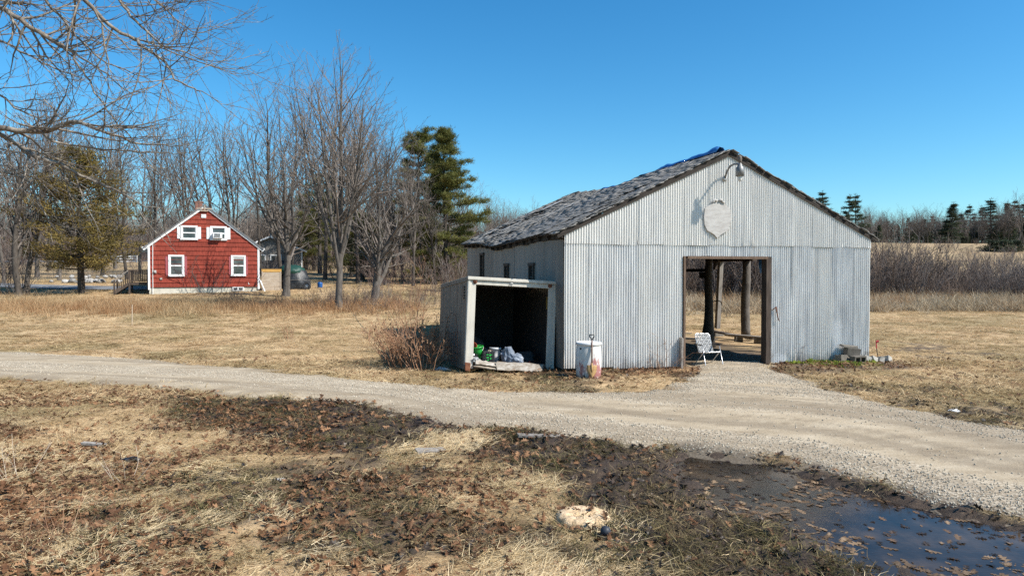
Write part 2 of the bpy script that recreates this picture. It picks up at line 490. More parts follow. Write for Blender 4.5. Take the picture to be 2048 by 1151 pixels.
def coarse_mask(x, y):
    """where loose pale stone lies: the verges, the apron before the door and streaks between the wheel tracks"""
    s0 = sd(x, y, DRIVE)
    near_edge = smooth01((1.25 - s0) / .8) * smooth01((x + 3.5) / 4)
    ap = smooth01((1.5 - np.hypot((x - 5.9) / 1.7, (y - 15.9) / .8)) / .6)
    streak = smooth01((fbm((x * .93 - y * .36) * .08, near_d(x, y) * 2.0, 36, 4) - .5) / .10) * .6
    return np.clip(np.maximum(np.maximum(near_edge * (.45 + .55 * smooth01((9.5 - y + x * .15) / 3)), ap), streak), 0, 1)
co = coarse_mask(xu, yu)
a_, c_ = (xu * .93 - yu * .36), near_d(xu, yu)
tk = smooth01((fbm(a_ * .07, c_ * 2.6, 37, 5) - .50) / .09) * (1 - .5 * co)
tk = np.maximum(tk, smooth01((.75 - sd(xu, yu, DRIVE)) / .6) * smooth01((fbm(xu * 1.2, yu * 1.2, 38, 3) - .42) / .1) * .95 * (co < .6))
tk = np.maximum(tk, smooth01((xu - 5.5) / 2) * smooth01((yu - 8.2 - .0 * xu) / .8) * smooth01((12.5 - yu) / 1) * smooth01((fbm(a_ * .3, c_ * 2.2, 39, 4) - .47) / .07))
wet = smooth01((sd(xu, yu, PUDDLE) + .55) / .5)
m_drive = bpy.data.materials.new('packed_gravel')
nt, N, L, b = nodes(m_drive)
c = ramp(nt, noise(nt, 1.3, 8, (.6, 1.6, 1), rough=.65), [(.25, .19, .122), (.375, .30, .205), (.475, .395, .285)], [.3, .5, .7])
vz = N.new('ShaderNodeTexVoronoi'); vz.inputs['Scale'].default_value = 30
tc = N.new('ShaderNodeTexCoord'); L.new(tc.outputs['Object'], vz.inputs['Vector'])
sep = N.new('ShaderNodeSeparateColor'); L.new(vz.outputs['Color'], sep.inputs[0])
st = ramp(nt, sep.outputs[0], [(.19, .15, .105), (.345, .285, .21), (.51, .45, .36)], [.1, .5, .95])
c = mixc(nt, math_(nt, 'MULTIPLY_ADD', attr('coarse'), .7, .12), c, st)
c = mixc(nt, .4, c, ramp(nt, noise(nt, 40, 6, rough=.8), [(.45, .42, .4), (1, 1, 1), (1.35, 1.35, 1.35)], [.3, .5, .72]), 'MULTIPLY')
c = mixc(nt, math_(nt, 'MULTIPLY', attr('track'), .55), c, ramp(nt, noise(nt, 6, 6, (.5, 1.6, 1)), [(.12, .09, .06), (.24, .19, .135)]))
c = mixc(nt, math_(nt, 'MULTIPLY', attr('wet'), .8), c, (.06, .046, .034))
L.new(c, b.inputs['Base Color']); b.inputs['Roughness'].default_value = .95; b.inputs['Specular IOR Level'].default_value = .2
hgt = mixc(nt, math_(nt, 'MULTIPLY', attr('coarse'), .9), noise(nt, 30, 5), vz.outputs['Distance'])
bump(nt, b, hgt, .5, .02)
o = link('gravel_driveway', mesh_np('gravel_driveway', Vd, rem[F], m_drive, True, dict(coarse=co, wet=wet, track=tk)))
setp(o, 'pale gravel driveway curving past the barn with worn wheel tracks', 'driveway', kind='structure')

# puddle
m_water = bpy.data.materials.new('puddle_water')
nt, N, L, b = nodes(m_water)
L.new(ramp(nt, noise(nt, 1.5, 5), [(.010, .008, .006), (.03, .021, .014), (.075, .05, .03)], [.35, .52, .7]), b.inputs['Base Color'])
b.inputs['Roughness'].default_value = .06; b.inputs['IOR'].default_value = 1.33
bump(nt, b, noise(nt, 16, 4, (1, 2.5, 1)), .10, .012)
px_, py_ = np.meshgrid(np.arange(1.2, 8.6, .12), np.arange(2.6, 10.2, .12), indexing='ij')
pk = puddle_sd(px_, py_).reshape(px_.shape) > -.35
q = pk[:-1, :-1] & pk[1:, :-1] & pk[:-1, 1:] & pk[1:, 1:]
F = grid_faces(*px_.shape)[q.ravel()]; used = np.unique(F); rem = np.full(px_.size, -1); rem[used] = np.arange(len(used))
Vp = np.stack([px_, py_, np.full(px_.shape, -.052)], -1).reshape(-1, 3)[used]
o = link('puddle', mesh_np('puddle', Vp, rem[F], m_water, True))
setp(o, 'shallow dark puddle with floating oak leaves beside the driveway', 'puddle', kind='structure')

# paved lane and road on the rise behind the red house
m_asph = M('old_asphalt', [(.11, .115, .125), (.17, .175, .185), (.22, .225, .235)], 1.5, 6, .9, bmp=.2)
def ribbon(name, pts, w, m, label, cat):
    P = np.array(pts, float)
    t = np.linspace(0, len(P) - 1, 60)
    x = np.interp(t, range(len(P)), P[:, 0]); y = np.interp(t, range(len(P)), P[:, 1])
    dxy = np.gradient(np.stack([x, y], 1), axis=0); dxy /= np.linalg.norm(dxy, axis=1)[:, None]
    nx, ny = -dxy[:, 1], dxy[:, 0]
    k = np.linspace(-.5, .5, 7)
    X = x[:, None] + nx[:, None] * k * w; Y = y[:, None] + ny[:, None] * k * w
    Z = H(X, Y) + .05
    o = link(name, mesh_np(name, np.stack([X, Y, Z], -1).reshape(-1, 3), grid_faces(60, 7), m, True))
    return setp(o, label, cat, kind='structure')
ribbon('paved_lane', [(-25.5, 50.6), (-31, 51.2), (-36, 52.5), (-42, 54.5), (-50, 58), (-60, 63), (-80, 72)], 2.8, m_asph, 'narrow asphalt lane running left from the red house', 'lane')
ribbon('paved_road', [(-20, 112), (-50, 110), (-70, 106), (-95, 100), (-140, 88)], 10, m_asph, 'grey asphalt road beyond the trees on the left', 'road')

# ------------------------------------------------------------------ corrugated barn
barn = thing('corrugated_barn', 'barn clad in corrugated metal with open doorway and ragged shingle roof', 'barn', (BARN_O[0], BARN_O[1], 0), BARN_A)
m_steel = bpy.data.materials.new('galvanised_steel')
nt, N, L, b = nodes(m_steel)
oi = N.new('ShaderNodeObjectInfo')
c = ramp(nt, noise(nt, 2.2, 6, (3.0, 3.0, .5), rough=.65), [(.50, .49, .48), (.63, .62, .605), (.74, .73, .71)], [.32, .5, .68])
c = mixc(nt, math_(nt, 'MULTIPLY', oi.outputs['Random'], .75), c, (.68, .655, .61))
c = mixc(nt, .55, c, ramp(nt, noise(nt, 4.0, 5, (1, 1, .03), rough=.7), [(.62, .64, .67), (1.0, 1.0, 1.0), (1.14, 1.13, 1.1)], [.3, .5, .68]), 'MULTIPLY')
tcs = N.new('ShaderNodeTexCoord'); sxs = N.new('ShaderNodeSeparateXYZ'); L.new(tcs.outputs['Object'], sxs.inputs[0])
spl = math_(nt, 'ADD', math_(nt, 'MULTIPLY', sxs.outputs['Z'], -1.1), noise(nt, 5, 6, (1, 1, .8), rough=.75))
c = mixc(nt, ramp(nt, spl, [(0, 0, 0), (.6, .6, .6)], [.18, .5]), c, (.24, .19, .14))
rst = noise(nt, 1.7, 7, (3.5, 3.5, .35), rough=.75)
c = mixc(nt, ramp(nt, rst, [(0, 0, 0), (.7, .7, .7)], [.70, .78]), c, (.26, .15, .08))
spk = noise(nt, 16, 5, (1, 1, .6), rough=.8)
c = mixc(nt, ramp(nt, spk, [(0, 0, 0), (1, 1, 1)], [.66, .72]), c, (.74, .75, .75))
c = mixc(nt, ramp(nt, noise(nt, 3.4, 6, (2, 2, .25), rough=.7), [(0, 0, 0), (.55, .55, .55)], [.62, .76]), c, (.27, .25, .23))
def blotch(x0, z0, ra, rz, amt):
    dx_ = math_(nt, 'DIVIDE', math_(nt, 'SUBTRACT', sxs.outputs['X'], x0), ra); dz_ = math_(nt, 'DIVIDE', math_(nt, 'SUBTRACT', sxs.outputs['Z'], z0), rz)
    r2 = math_(nt, 'ADD', math_(nt, 'MULTIPLY', dx_, dx_), math_(nt, 'MULTIPLY', dz_, dz_))
    v_ = math_(nt, 'ADD', r2, math_(nt, 'MULTIPLY', noise(nt, 9, 5, (1, 1, .5), rough=.7), 1.6))
    return ramp(nt, v_, [(amt, amt, amt), (0, 0, 0)], [.62, .95]) if False else ramp(nt, math_(nt, 'MULTIPLY', v_, .5), [(amt, amt, amt), (0, 0, 0)], [.50, .78])
for q_ in ((6.22, .05, .40, .28, .9), (8.05, .75, .28, .55, .55), (2.5, 1.3, .25, .7, .35), (7.0, 2.2, .4, .5, .3)):
    c = mixc(nt, blotch(*q_), c, (.80, .79, .77))
L.new(c, b.inputs['Base Color'])
b.inputs['Metallic'].default_value = .3; b.inputs['Roughness'].default_value = .5
bump(nt, b, noise(nt, 7, 5, (1, 1, .35)), .25, .006)
m_steel_up = m_steel.copy(); m_steel_up.name = 'painted_steel'
nt2 = m_steel_up.node_tree; b2 = nt2.nodes['Principled BSDF']; src_ = b2.inputs['Base Color'].links[0].from_socket
nt2.links.new(mixc(nt2, .5, src_, (.70, .67, .61)), b2.inputs['Base Color']); b2.inputs['Metallic'].default_value = .12
m_deck = M('roof_boards', [(.022, .018, .015), (.05, .04, .033)], 4, 4, .9)
m_side = M('flat_galvanised_sheet', [(.15, .135, .118), (.20, .185, .165), (.25, .232, .21)], 1.6, 6, .6, .2, .15, .006, 9, .22, mapping=(2, 2, .3))  # colour lowered and warmed to hold the side wall's shade and ground bounce

WAVE = .0678
def gable_top(u):
    return np.minimum(3.43 + (u + .20) * 2.23 / 4.79, 3.40 + (9.33 - u) * 2.26 / 4.74) - .075
def sheet(u0, u1, zb, zt, off, seed, name='metal_sheet', m=None):
    rg = np.random.default_rng(seed)
    n = max(8, int(round((u1 - u0) / WAVE * 8)))
    u = np.linspace(u0, u1, n + 1)
    zbot = np.full(u.shape, zb); ztop = zt(u) if callable(zt) else np.full(u.shape, zt)
    zbot = zbot + (.05 if zb < 1 else .02) * (vnoise(u * 2.3, u * 0 + seed, 3) - .5) + rg.uniform(-.016, .016)
    rows = 7
    t = np.linspace(0, 1, rows)
    Z = zbot[:, None] * (1 - t) + ztop[:, None] * t
    U = np.repeat(u[:, None], rows, 1)
    amp = .016 * (1 + .35 * (fbm(U * 1.5, Z * 1.2, seed % 50, 2) - .5))
    Yd = -off * 1.0 + amp * np.sin(2 * np.pi * U / WAVE) - .012 + .034 * (fbm(U * .9 + seed, Z * .8, 7, 3) - .5) * np.where(t > .02, 1, 1)
    lift = (rg.random(n + 1) < .08) * rg.uniform(0, .02, n + 1)
    Yd[:, 0] -= lift
    V = np.stack([U, Yd, Z], -1).reshape(-1, 3)
    return link(name, mesh_np(name, V, grid_faces(n + 1, rows), m or m_steel, True), barn)
DL, DR, DT = 3.27, 5.90, 2.89
low_l = [0, .66, 1.31, 1.97, 2.62, 3.27]; low_r = [5.90, 6.56, 7.21, 7.87, 8.53, 9.18]
for i in range(5):
    sheet(low_l[i], low_l[i + 1] + (.06 if i < 4 else 0), [.10, .09, .06, .05, .05][i], 3.215, .006 * (i % 2), 100 + i)
    sheet(low_r[i], low_r[i + 1] + (.06 if i < 4 else 0), [.02, .03, .04, .05, .06][i], 3.215, .006 * (i % 2), 120 + i)
for i in range(4):
    sheet(DL + .66 * i, min(DR, DL + .66 * (i + 1) + .05), DT, 3.215, .003 * (i % 2), 140 + i)
gx = np.linspace(0, 9.18, 15)
for i in range(14):
    sheet(gx[i], gx[i + 1] + (.05 if i < 13 else 0), 3.175, gable_top, .018 + .006 * (i % 2), 160 + i, m=m_steel_up)
# backing behind the sheets (boards), seen only from inside
bk = MB(); bk.box((1.62, .07, 1.66), (3.2, .03, 3.1)); bk.box((7.55, .07, 1.66), (3.2, .03, 3.1)); bk.box((4.585, .07, 3.05), (2.6, .03, .3))
bk.prism([(.05, 3.22), (9.13, 3.22), (9.13, 3.36), (4.59, 5.5), (.05, 3.36)], .055, .085)
bk.obj('wall_lining', m_wood_dark, barn)
# door frame
MB().box((DL + .025, .02, 1.46), (.05, .16, 2.86)).obj('door_post', m_wood_brown, barn)
MB().box((DR - .075, .06, 1.45), (.15, .22, 2.88)).obj('door_post', m_wood_dark, barn)
MB().box(((DL + DR) / 2, .02, DT - .03), (DR - DL - .22, .15, .07)).obj('door_header', m_wood_brown, barn)
# left wall: flat sheets with narrow window openings
wins = [(2.55, 1.95, .42, .75), (5.2, 2.0, .42, .72), (8.6, 2.15, .52, 1.0)]     # v centre, z bottom, width, height
vs_ = [0.0, 1.5, 2.95, 4.35, 5.8, 7.2, 8.5, 9.9, 11.3]
def side_top(v): return 3.28 + .019 * v - .13 * np.exp(-((v - 5.8) / 2.4) ** 2)
for i in range(8):
    a, e = vs_[i], vs_[i + 1] + (.04 if i < 7 else 0)
    w = [q for q in wins if a - .01 < q[0] < e - .04]
    n = 25
    v = np.linspace(a, e, n)
    B_ = .08
    T = side_top(v)
    off = -.012 - .004 * (i % 2)
    x = lambda vv: off + .006 * np.sin(vv * 2 * np.pi / .2) + .01 * (vnoise(vv * 1.3, vv * 0, i) - .5)
    Vv = []; Ff = []
    def strip(va, zb, zt):
        o_ = len(Vv); k = len(va)
        zb = np.broadcast_to(zb, va.shape); zt = np.broadcast_to(zt, va.shape)
        for j in range(k): Vv.append((x(va[j]), va[j], zb[j]))
        for j in range(k): Vv.append((x(va[j]), va[j], zt[j]))
        for j in range(k - 1): Ff.append((o_ + j, o_ + j + 1, o_ + k + j + 1, o_ + k + j))
    if w:
        vc, zb, ww, hh = w[0]
        for (aa, bb, lo, hi) in ((a, vc - ww / 2, B_, None), (vc - ww / 2, vc + ww / 2, B_, zb), (vc - ww / 2, vc + ww / 2, zb + hh, None), (vc + ww / 2, e, B_, None)):
            va = np.linspace(aa, bb, 9); strip(va, lo, side_top(va) if hi is None else hi)
    else: strip(v, B_, T)
    me = bpy.data.meshes.new('side_sheet'); me.from_pydata(Vv, [], Ff); me.materials.append(m_side)
    link('side_sheet', me, barn)
m_glass_dark = M('dusty_dark_glass', [(.015, .018, .02), (.04, .045, .05)], 3, 4, .12, spec=.6)
for vc, zb, ww, hh in wins:
    f = MB()
    for s in (-1, 1): f.box((-.03, vc + s * (ww / 2 - .03), zb + hh / 2), (.09, .07, hh + .08))
    f.box((-.03, vc, zb + .0), (.1, ww + .1, .07)); f.box((-.03, vc, zb + hh), (.1, ww + .1, .08)); f.box((-.02, vc, zb + hh * .52), (.05, ww - .13, .035))
    fo = f.obj('window', m_wood_dark, barn)
    MB().box((.015, vc, zb + hh / 2), (.012, ww - .12, hh - .1)).obj('pane', m_glass_dark, fo)
# back wall, plates, posts, rafters
bw = MB(); bw.prism([(0, .05), (9.18, .05), (9.18, 3.36), (4.59, 5.6), (0, 3.5)], 11.26, 11.3); bw.obj('back_wall', m_side, barn)
dk = MB()
for z in (.6, 1.7, 3.1): dk.box((.05, 5.65, z), (.08, 11.2, .12))
dk.obj('girt', m_wood_dark, barn)
for i, v in enumerate(np.arange(.7, 11.2, 1.75)):
    MB().box((.11, v, 1.6), (.14, .14, 3.2)).obj('wall_post', m_wood_dark, barn)
MB().box((9.08, 5.65, 3.22), (.14, 11.2, .2)).obj('wall_plate', m_wood_dark, barn)
for v in (2.75, 5.5, 8.3): MB().box((4.6, v, 3.22), (9.0, .12, .14)).obj('tie_beam', m_wood_dark, barn)
MB().box((9.1, 6.65, 2.97), (.16, 2.9, .16)).obj('header_beam', m_wood_dark, barn)
# posts of the open right side
p = MB(); pz = np.linspace(0, 4.2, 12)
p.tube([(6.70 + .03 * math.sin(z * 2.1), 4.35 - .03 * z + .02 * math.sin(z * 3), z) for z in pz], [.28, .21, .165, .145, .135, .13, .125, .12, .12, .12, .115, .11], 10)
p.tube([(6.78, 4.2, 1.50), (6.92, 4.12, 1.55), (7.04, 4.1, 1.50), (7.08, 4.1, 1.40)], .016, 6)
po = p.obj('tree_post', m_bark_dark, barn, True)
MB().box((6.60, 4.5, 2.38), (.16, .2, .2)).obj('bracket', m_deck, barn)
MB().box((6.62, 5.7, 2.55), (.08, 2.7, .11)).obj('rail', m_deck, barn)
p = MB(); p.box((9.08, 7.40, 1.65), (.15, .17, 2.68), (R(4.5), 0, 0)); p.obj('leaning_post', m_wood_grey, barn)
MB().box((9.05, 7.62, 2.82), (.10, .16, .45)).obj('bracket', m_wood_dark, barn)
p = MB(); p.tube([(9.08 + .02 * math.sin(z * 2.5 + 1), 5.68 + .025 * math.sin(z * 2.2), z) for z in np.linspace(.1, 3.0, 9)], [.165, .16, .158, .15, .155, .15, .145, .14, .14], 10)
p.obj('log_post', m_bark, barn, True)
for v in (1.2, 3.2, 10.2): 
    MB().tube([(9.08, v, 0), (9.09, v, 1.6), (9.08, v, 3.15)], [.15, .14, .13], 10).obj('log_post', m_bark, barn, True)

# roof
RU0, RV0, RV1, RE = -.20, -.085, 11.55, 9.33
def eave_z(v): return 3.43 + .017 * v - .17 * np.exp(-((v - 5.8) / 2.4) ** 2)
def ridge_z(v): return 5.66 + .0125 * v - .17 * np.exp(-((v - 7.6) / 2.5) ** 2) + .05 * np.exp(-((v - 11.4) / .7) ** 2)
def roof_z(u, v):
    """top of the roof boards; the ridge dips towards the back and the left eave sags"""
    t = (u - RU0) / (4.59 - RU0)
    return eave_z(v) * (1 - t) + ridge_z(v) * t + .02 * np.sin(v * 1.7 + u) * (1 - t)
uu = np.linspace(RU0, 4.59, 16); vv = np.linspace(RV0, RV1, 40)
U, Vv = np.meshgrid(uu, vv, indexing='ij'); Z = roof_z(U, Vv)
def slab(U, V, Z, th, name, m):
    top = np.stack([U, V, Z], -1).reshape(-1, 3); bot = top - np.array([0, 0, th])
    n = len(top); F = grid_faces(*U.shape); a, b_ = U.shape
    i = np.arange(a * b_).reshape(a, b_)
    side = []
    for e in (i[0], i[-1], i[:, 0], i[:, -1]):
        side += [(e[k], e[k + 1], e[k + 1] + n, e[k] + n) for k in range(len(e) - 1)]
    return link(name, mesh_np(name, np.concatenate([top, bot]), np.concatenate([F, F[:, ::-1] + n, np.array(side)]), m), barn)
slab(U, Vv, Z, .05, 'roof_deck', m_deck)
ur = np.linspace(4.59, RE, 12)
U2, V2 = np.meshgrid(ur, vv, indexing='ij')
def roof_r(u, v): return ridge_z(v) * (RE - u) / (RE - 4.59) + 3.40 * (u - 4.59) / (RE - 4.59)
Z2 = roof_r(U2, V2)
slab(U2, V2, Z2 + .002, .05, 'roof_deck', m_deck)
m_shin = M('weathered_shingle', [(.135, .128, .12), (.205, .196, .184), (.28, .268, .252)], 4, 6, .95, bmp=.5, bdist=.006, rand=.19, tone=.19, mapping=(2, 2, 2))
m_shin_pale = M('pale_bare_shingle', [(.28, .275, .27), (.38, .375, .37)], 5, 5, .9, rand=.2)
rg = np.random.default_rng(5)
rows = 38; slope = math.hypot(4.79, 2.23); ang = math.atan2(2.23, 4.79)
SH = []
def sh_M(u, v, z, tilt, yaw, sx, sy, sz, roll=0):
    return Matrix.Translation((u, v, z)) @ Euler((roll, -ang + tilt, yaw)).to_matrix().to_4x4() @ Matrix.Diagonal((sx, sy, sz, 1))
camw = Vector((0, 0, CAM_H)); bm_w = Matrix.Translation((BARN_O[0], BARN_O[1], 0)) @ Matrix.Rotation(BARN_A, 4, 'Z')
for r in range(rows):
    t = (r + .3) / rows
    u = RU0 + t * 4.79 - .02
    v = RV0 - .02 + rg.uniform(0, .2)
    while v < RV1 - .05:
        w = rg.uniform(.16, .34)
        if v + w > RV1: w = RV1 - v
        vc = v + w / 2
        z = float(roof_z(u, vc))
        mess = float(fbm(np.array([u * .8]), np.array([vc * .8]), 77, 3)[0])
        if not (mess > .66 and rg.random() < .8) and rg.random() > .02:
            SH.append((sh_M(u + rg.normal(0, .012), vc, z + .025 + rg.uniform(0, .012), rg.normal(.022, .010) + (.09 * rg.random() if mess > .63 else 0), rg.normal(0, .010 + .06 * (mess > .63)), .22, w * .96, rg.uniform(.008, .016), rg.normal(0, .012)), u, vc, r))
        v += w + rg.uniform(.004, .012)
# ragged rake edge: rows of shingle ends along the front edge on both slopes
unit = MB().box((0, 0, 0), (1, 1, 1)).mesh('shingle', m_shin)
def shown(s):
    M_, u, vc, r = s
    P = bm_w @ M_.translation; d = (P - camw)
    nrm = (bm_w.to_3x3() @ Vector((-math.sin(ang), 0, math.cos(ang))))
    return abs(d.normalized().dot(nrm)) * M_.to_scale().y / d.length_squared
SH.sort(key=shown, reverse=True)
for s in SH[:290]:
    o = link('shingle', unit, barn); o.matrix_local = s[0]
cube = np.array([((i & 1) - .5, ((i >> 1) & 1) - .5, (i >> 2) - .5) for i in range(8)])
cf = np.array([(0, 2, 3, 1), (4, 5, 7, 6), (0, 1, 5, 4), (1, 3, 7, 5), (3, 2, 6, 7), (2, 0, 4, 6)])
def joined(mats, name, m, parent, kind='stuff', tones=None):
    V = []; F = []; T = []
    for k, M_ in enumerate(mats):
        A = np.array(M_); V.append(cube @ A[:3, :3].T + A[:3, 3]); F.append(cf + 8 * k); T += [tones[k] if tones is not None else rg.random()] * 8
    o = link(name, mesh_np(name, np.concatenate(V), np.concatenate(F), m, False, dict(tone=T)), parent)
    if kind: o['kind'] = kind
    return o
rest = [s[0] for s in SH[290:]]
for side in (0, 1):
    for r in range(40):
        t = r / 40
        u = RU0 + t * 4.79 if side == 0 else RE - t * 4.74
        for k in range(2):
            z = 3.41 + t * 2.25
            e = Matrix.Translation((u + rg.normal(0, .02), RV0 + rg.uniform(.02, .08) + .08 * k, z + .03 - .02 * k + rg.uniform(-.015, .015)))
            rest.append(e @ Euler((rg.normal(0, .06), (-ang if side == 0 else ang) + rg.normal(.02, .07), rg.normal(0, .1))).to_matrix().to_4x4() @ Matrix.Diagonal((rg.uniform(.14, .26), rg.uniform(.12, .2), rg.uniform(.012, .024), 1)))
for r in range(30):          # right slope, coarse courses
    t = (r + .3) / 30
    for k in range(14):
        rest.append(Matrix.Translation((RE - .05 - t * 4.69, RV0 + .47 + k * .83 + rg.uniform(-.04, .04), float(roof_r(RE - .05 - t * 4.69, RV0 + .47 + k * .83)) + .03)) @ Euler((0, ang + .03, 0)).to_matrix().to_4x4() @ Matrix.Diagonal((.24, .82, .02, 1)))
joined(rest, 'shingle_field', m_shin, barn)
# bare pale strips where shingles are gone
for (u, v, lu, lv, yaw) in ((3.1, 9.9, .95, .34, .05), (2.45, 10.3, .5, .3, -.05), (2.35, 7.0, 1.7, .12, .02), (1.15, 8.9, .9, .1, .05), (.65, 10.2, .6, .12, 0)):
    o = link('bare_board', MB().box((0, 0, 0), (1, 1, 1)).mesh('bare_board', m_shin_pale), barn)
    o.matrix_local = sh_M(u, v, float(roof_z(u, v)) + .085, 0.0, yaw, lu, lv, .012)
# rake boards and eave
for s in (0, 1):
    f = MB()
    e_ = RU0 if s == 0 else RE
    f.box(((e_ + 4.59) / 2, -.064, (3.42 + 5.66) / 2 - .085), (slope, .028, .075), (0, -ang if s == 0 else ang, 0))
    f.obj('rake_board', m_deck, barn)
for k in range(16):
    v = .1 + k * .74
    MB().box((.22, v, float(roof_z(.22, v)) - .125), (.84, .06, .12), (0, -ang, 0)).obj('rafter_tail', m_deck, barn)
fb = MB()
for k in range(20):
    v = RV0 + .3 + k * .58
    fb.box((-.06, v, float(roof_z(-.06, v)) - .13), (.03, .55, .12 + .03 * (k % 3)), jit=.012)
fb.obj('eave_board', m_deck, barn)  # near-black board colour stands in for the shade under the eave

# wall lamp on the gable
ul, zl = 4.45, 4.93
m_lamp = M('dark_zinc', [(.11, .11, .11), (.18, .18, .178), (.25, .25, .245)], 8, 4, .5, .3)
m_galv = M('dull_zinc', [(.25, .25, .245), (.38, .38, .37), (.46, .46, .45)], 8, 4, .5, .4, rand=0)
lp = BW(ul, 0)
lamp = thing('wall_lamp', 'gooseneck barn lamp with grey metal shade under the barn gable', 'lamp', (lp[0], lp[1], zl), BARN_A)
MB().lathe([(.07, 0), (.07, .03), (.03, .05)], 14, (0, -.03, 0), (R(90), 0, 0)).obj('mount_plate', m_galv, lamp, True)
arc = [(0, -.06, 0), (0, -.14, .16), (0, -.28, .28), (0, -.45, .31), (0, -.62, .29), (0, -.7, .24)]
MB().tube(arc, .026, 8).obj('arm', m_lamp, lamp, True)
MB().lathe([(.03, .16), (.05, .13), (.055, .08), (.095, .05), (.105, -.17), (.10, -.17), (.09, .02), (.02, .05)], 20, (.0, -.72, .14), capb=False, capt=False).obj('lamp_shade', m_lamp, lamp, True)
MB().lathe([(.035, .33), (.05, .30), (.045, .2), (.03, .15)], 12, (.0, -.72, .14)).obj('photocell', M('brown_cell', [(.10, .08, .065), (.16, .13, .10)], 9, 3, .6), lamp, True)
MB().lathe([(.02, -.1), (.04, -.14), (.055, -.22), (.045, -.28), (.015, -.31)], 14, (.0, -.72, .14)).obj('bulb', M('cloudy_bulb_glass', [(.55, .54, .50), (.65, .64, .60)], 6, 3, .15), lamp, True)

# shield shaped plaque
us = 4.22
pts = [(0, -.49), (.10, -.40), (.30, -.30), (.38, -.15), (.40, .05), (.37, .27), (.30, .33), (.24, .36), (.17, .40), (.10, .47), (0, .50)]
outl = pts + [(-x, z) for x, z in pts[-2:0:-1]]
m_plq = M('bleached_plywood', [(.30, .275, .25), (.42, .40, .375), (.50, .485, .46)], 3, 6, .9, bmp=.3, bdist=.004, mapping=(1.2, 1, 4))
pl = thing('shield_plaque', 'bleached shield shaped wooden plaque hung above the barn doorway', 'plaque', (*BW(us, -.075), 3.86), BARN_A)
MB().prism(outl, -.02, .02).obj('board', m_plq, pl)
pc = MB()
for s in (-1, 1): pc.tube([(s * .03, -.035, .47), (s * .10, -.035, .50), (s * .13, -.035, .45), (s * .2, -.035, .41)], [.03, .035, .03, .012], 7)
pc.obj('crest', m_plq, pl, True)

# blue tarpaulin bunched along the ridge
m_tarp = M('blue_tarp', [(.012, .06, .20), (.02, .115, .36), (.06, .23, .48)], 3, 5, .45, bmp=.4, bdist=.02, spec=.4)
tv = np.linspace(.55, 8.4, 70); tu = np.linspace(0, 1, 18)
TU, TV = np.meshgrid(tu, tv, indexing='ij')
ridge = ridge_z(TV) + .03
wob = (fbm(TV * 1.3, TU * 2, 13, 3) - .5) + .5 * (fbm(TV * 4.5, TU * 5, 15, 2) - .5)
X = 4.56 + TU * 2.0 + .14 * (fbm(TV * .9, TU * 0, 14, 2) - .5)
drop = np.maximum(X - 4.59, 0) * .477 + np.maximum(4.59 - X, 0) * .477
Zt = ridge - drop + .03 + .15 * np.sin(np.pi * np.clip(TU * 5, 0, 1)) * (.75 + .35 * np.clip((2.6 - TV) / 2, 0, 1)) + .10 * wob
Zt += .10 * np.exp(-((TV - .75) / .35) ** 2) * np.sin(np.pi * np.clip(TU * 5, 0, 1))
o = link('blue_tarp', mesh_np('blue_tarp', np.stack([X, TV, Zt], -1).reshape(-1, 3), grid_faces(*X.shape), m_tarp, True))
o.location = (BARN_O[0], BARN_O[1], 0); o.rotation_euler = (0, 0, BARN_A)
setp(o, 'crumpled blue tarp draped along the barn roof ridge', 'tarp')
sl = o.modifiers.new('thick', 'SOLIDIFY'); sl.thickness = .006

# ------------------------------------------------------------------ open cargo box beside the barn
TM = Matrix.Translation((-1.142, 16.6, .12)) @ Matrix.Rotation(BARN_A, 4, 'Z') @ Euler((R(-3.9), R(3.3), 0)).to_matrix().to_4x4()
def TW(x, y, z): return TM @ Vector((x, y, z))
m_alu = M('weathered_aluminium', [(.36, .33, .275), (.50, .465, .40), (.58, .545, .475)], 2.5, 6, .6, .1, .12, .005, 9, 0, mapping=(2, 2, .6))
m_alu_side = M('shaded_side_sheet', [(.11, .088, .068), (.172, .14, .112), (.225, .188, .152)], 2.0, 6, .65, .15, .12, .005, 8, 0, mapping=(2, 2, .7))  # grey-brown aluminium, darkened and warmed so the colour carries the side's shade
m_dark_in = M('interior_shade', [(.03, .028, .026), (.055, .052, .05)], 3, 4, .9)  # unlit aluminium interior: its shade painted as a dark colour, shared by heaps inside
m_rust = M('rusty_metal', [(.06, .02, .012), (.16, .06, .03), (.24, .11, .06)], 14, 5, .85)
tr = thing('cargo_box', 'tilted open aluminium truck box full of junk beside the barn', 'truck box')
tr.matrix_world = TM
W_, D_, T_ = 2.27, 3.80, 2.24
side = MB(); side.box((.0, D_ / 2 + .05, T_ / 2), (.02, D_ - .1, T_ - .02)); side.obj('side_panel', m_alu_side, tr)
sm = MB()
for k in range(6): sm.box((-.011, .75 + k * .52, T_ / 2), (.008, .035, T_ - .1))
for z in (.02, T_ - .06): sm.box((-.02, D_ / 2, z + .02), (.03, D_, .10))
sm.obj('side_rib', m_alu_side, tr)
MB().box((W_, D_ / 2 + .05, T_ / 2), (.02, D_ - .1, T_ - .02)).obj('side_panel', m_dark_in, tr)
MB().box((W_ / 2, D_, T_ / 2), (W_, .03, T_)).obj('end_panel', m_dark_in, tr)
MB().box((W_ / 2, D_ / 2, T_ + .012), (W_ + .04, D_ + .02, .025)).obj('roof_sheet', m_alu, tr)
MB().box((W_ / 2, D_ / 2 + .02, .12), (W_ - .04, D_ - .08, .06)).obj('floor', m_wood_brown, tr)
MB().box((.015, .05, T_ / 2), (.055, .14, T_), (0, 0, 0)).box((.115, .03, T_ / 2 - .03), (.15, .06, T_ - .08)).obj('corner_post', m_alu, tr, bevel=.008)
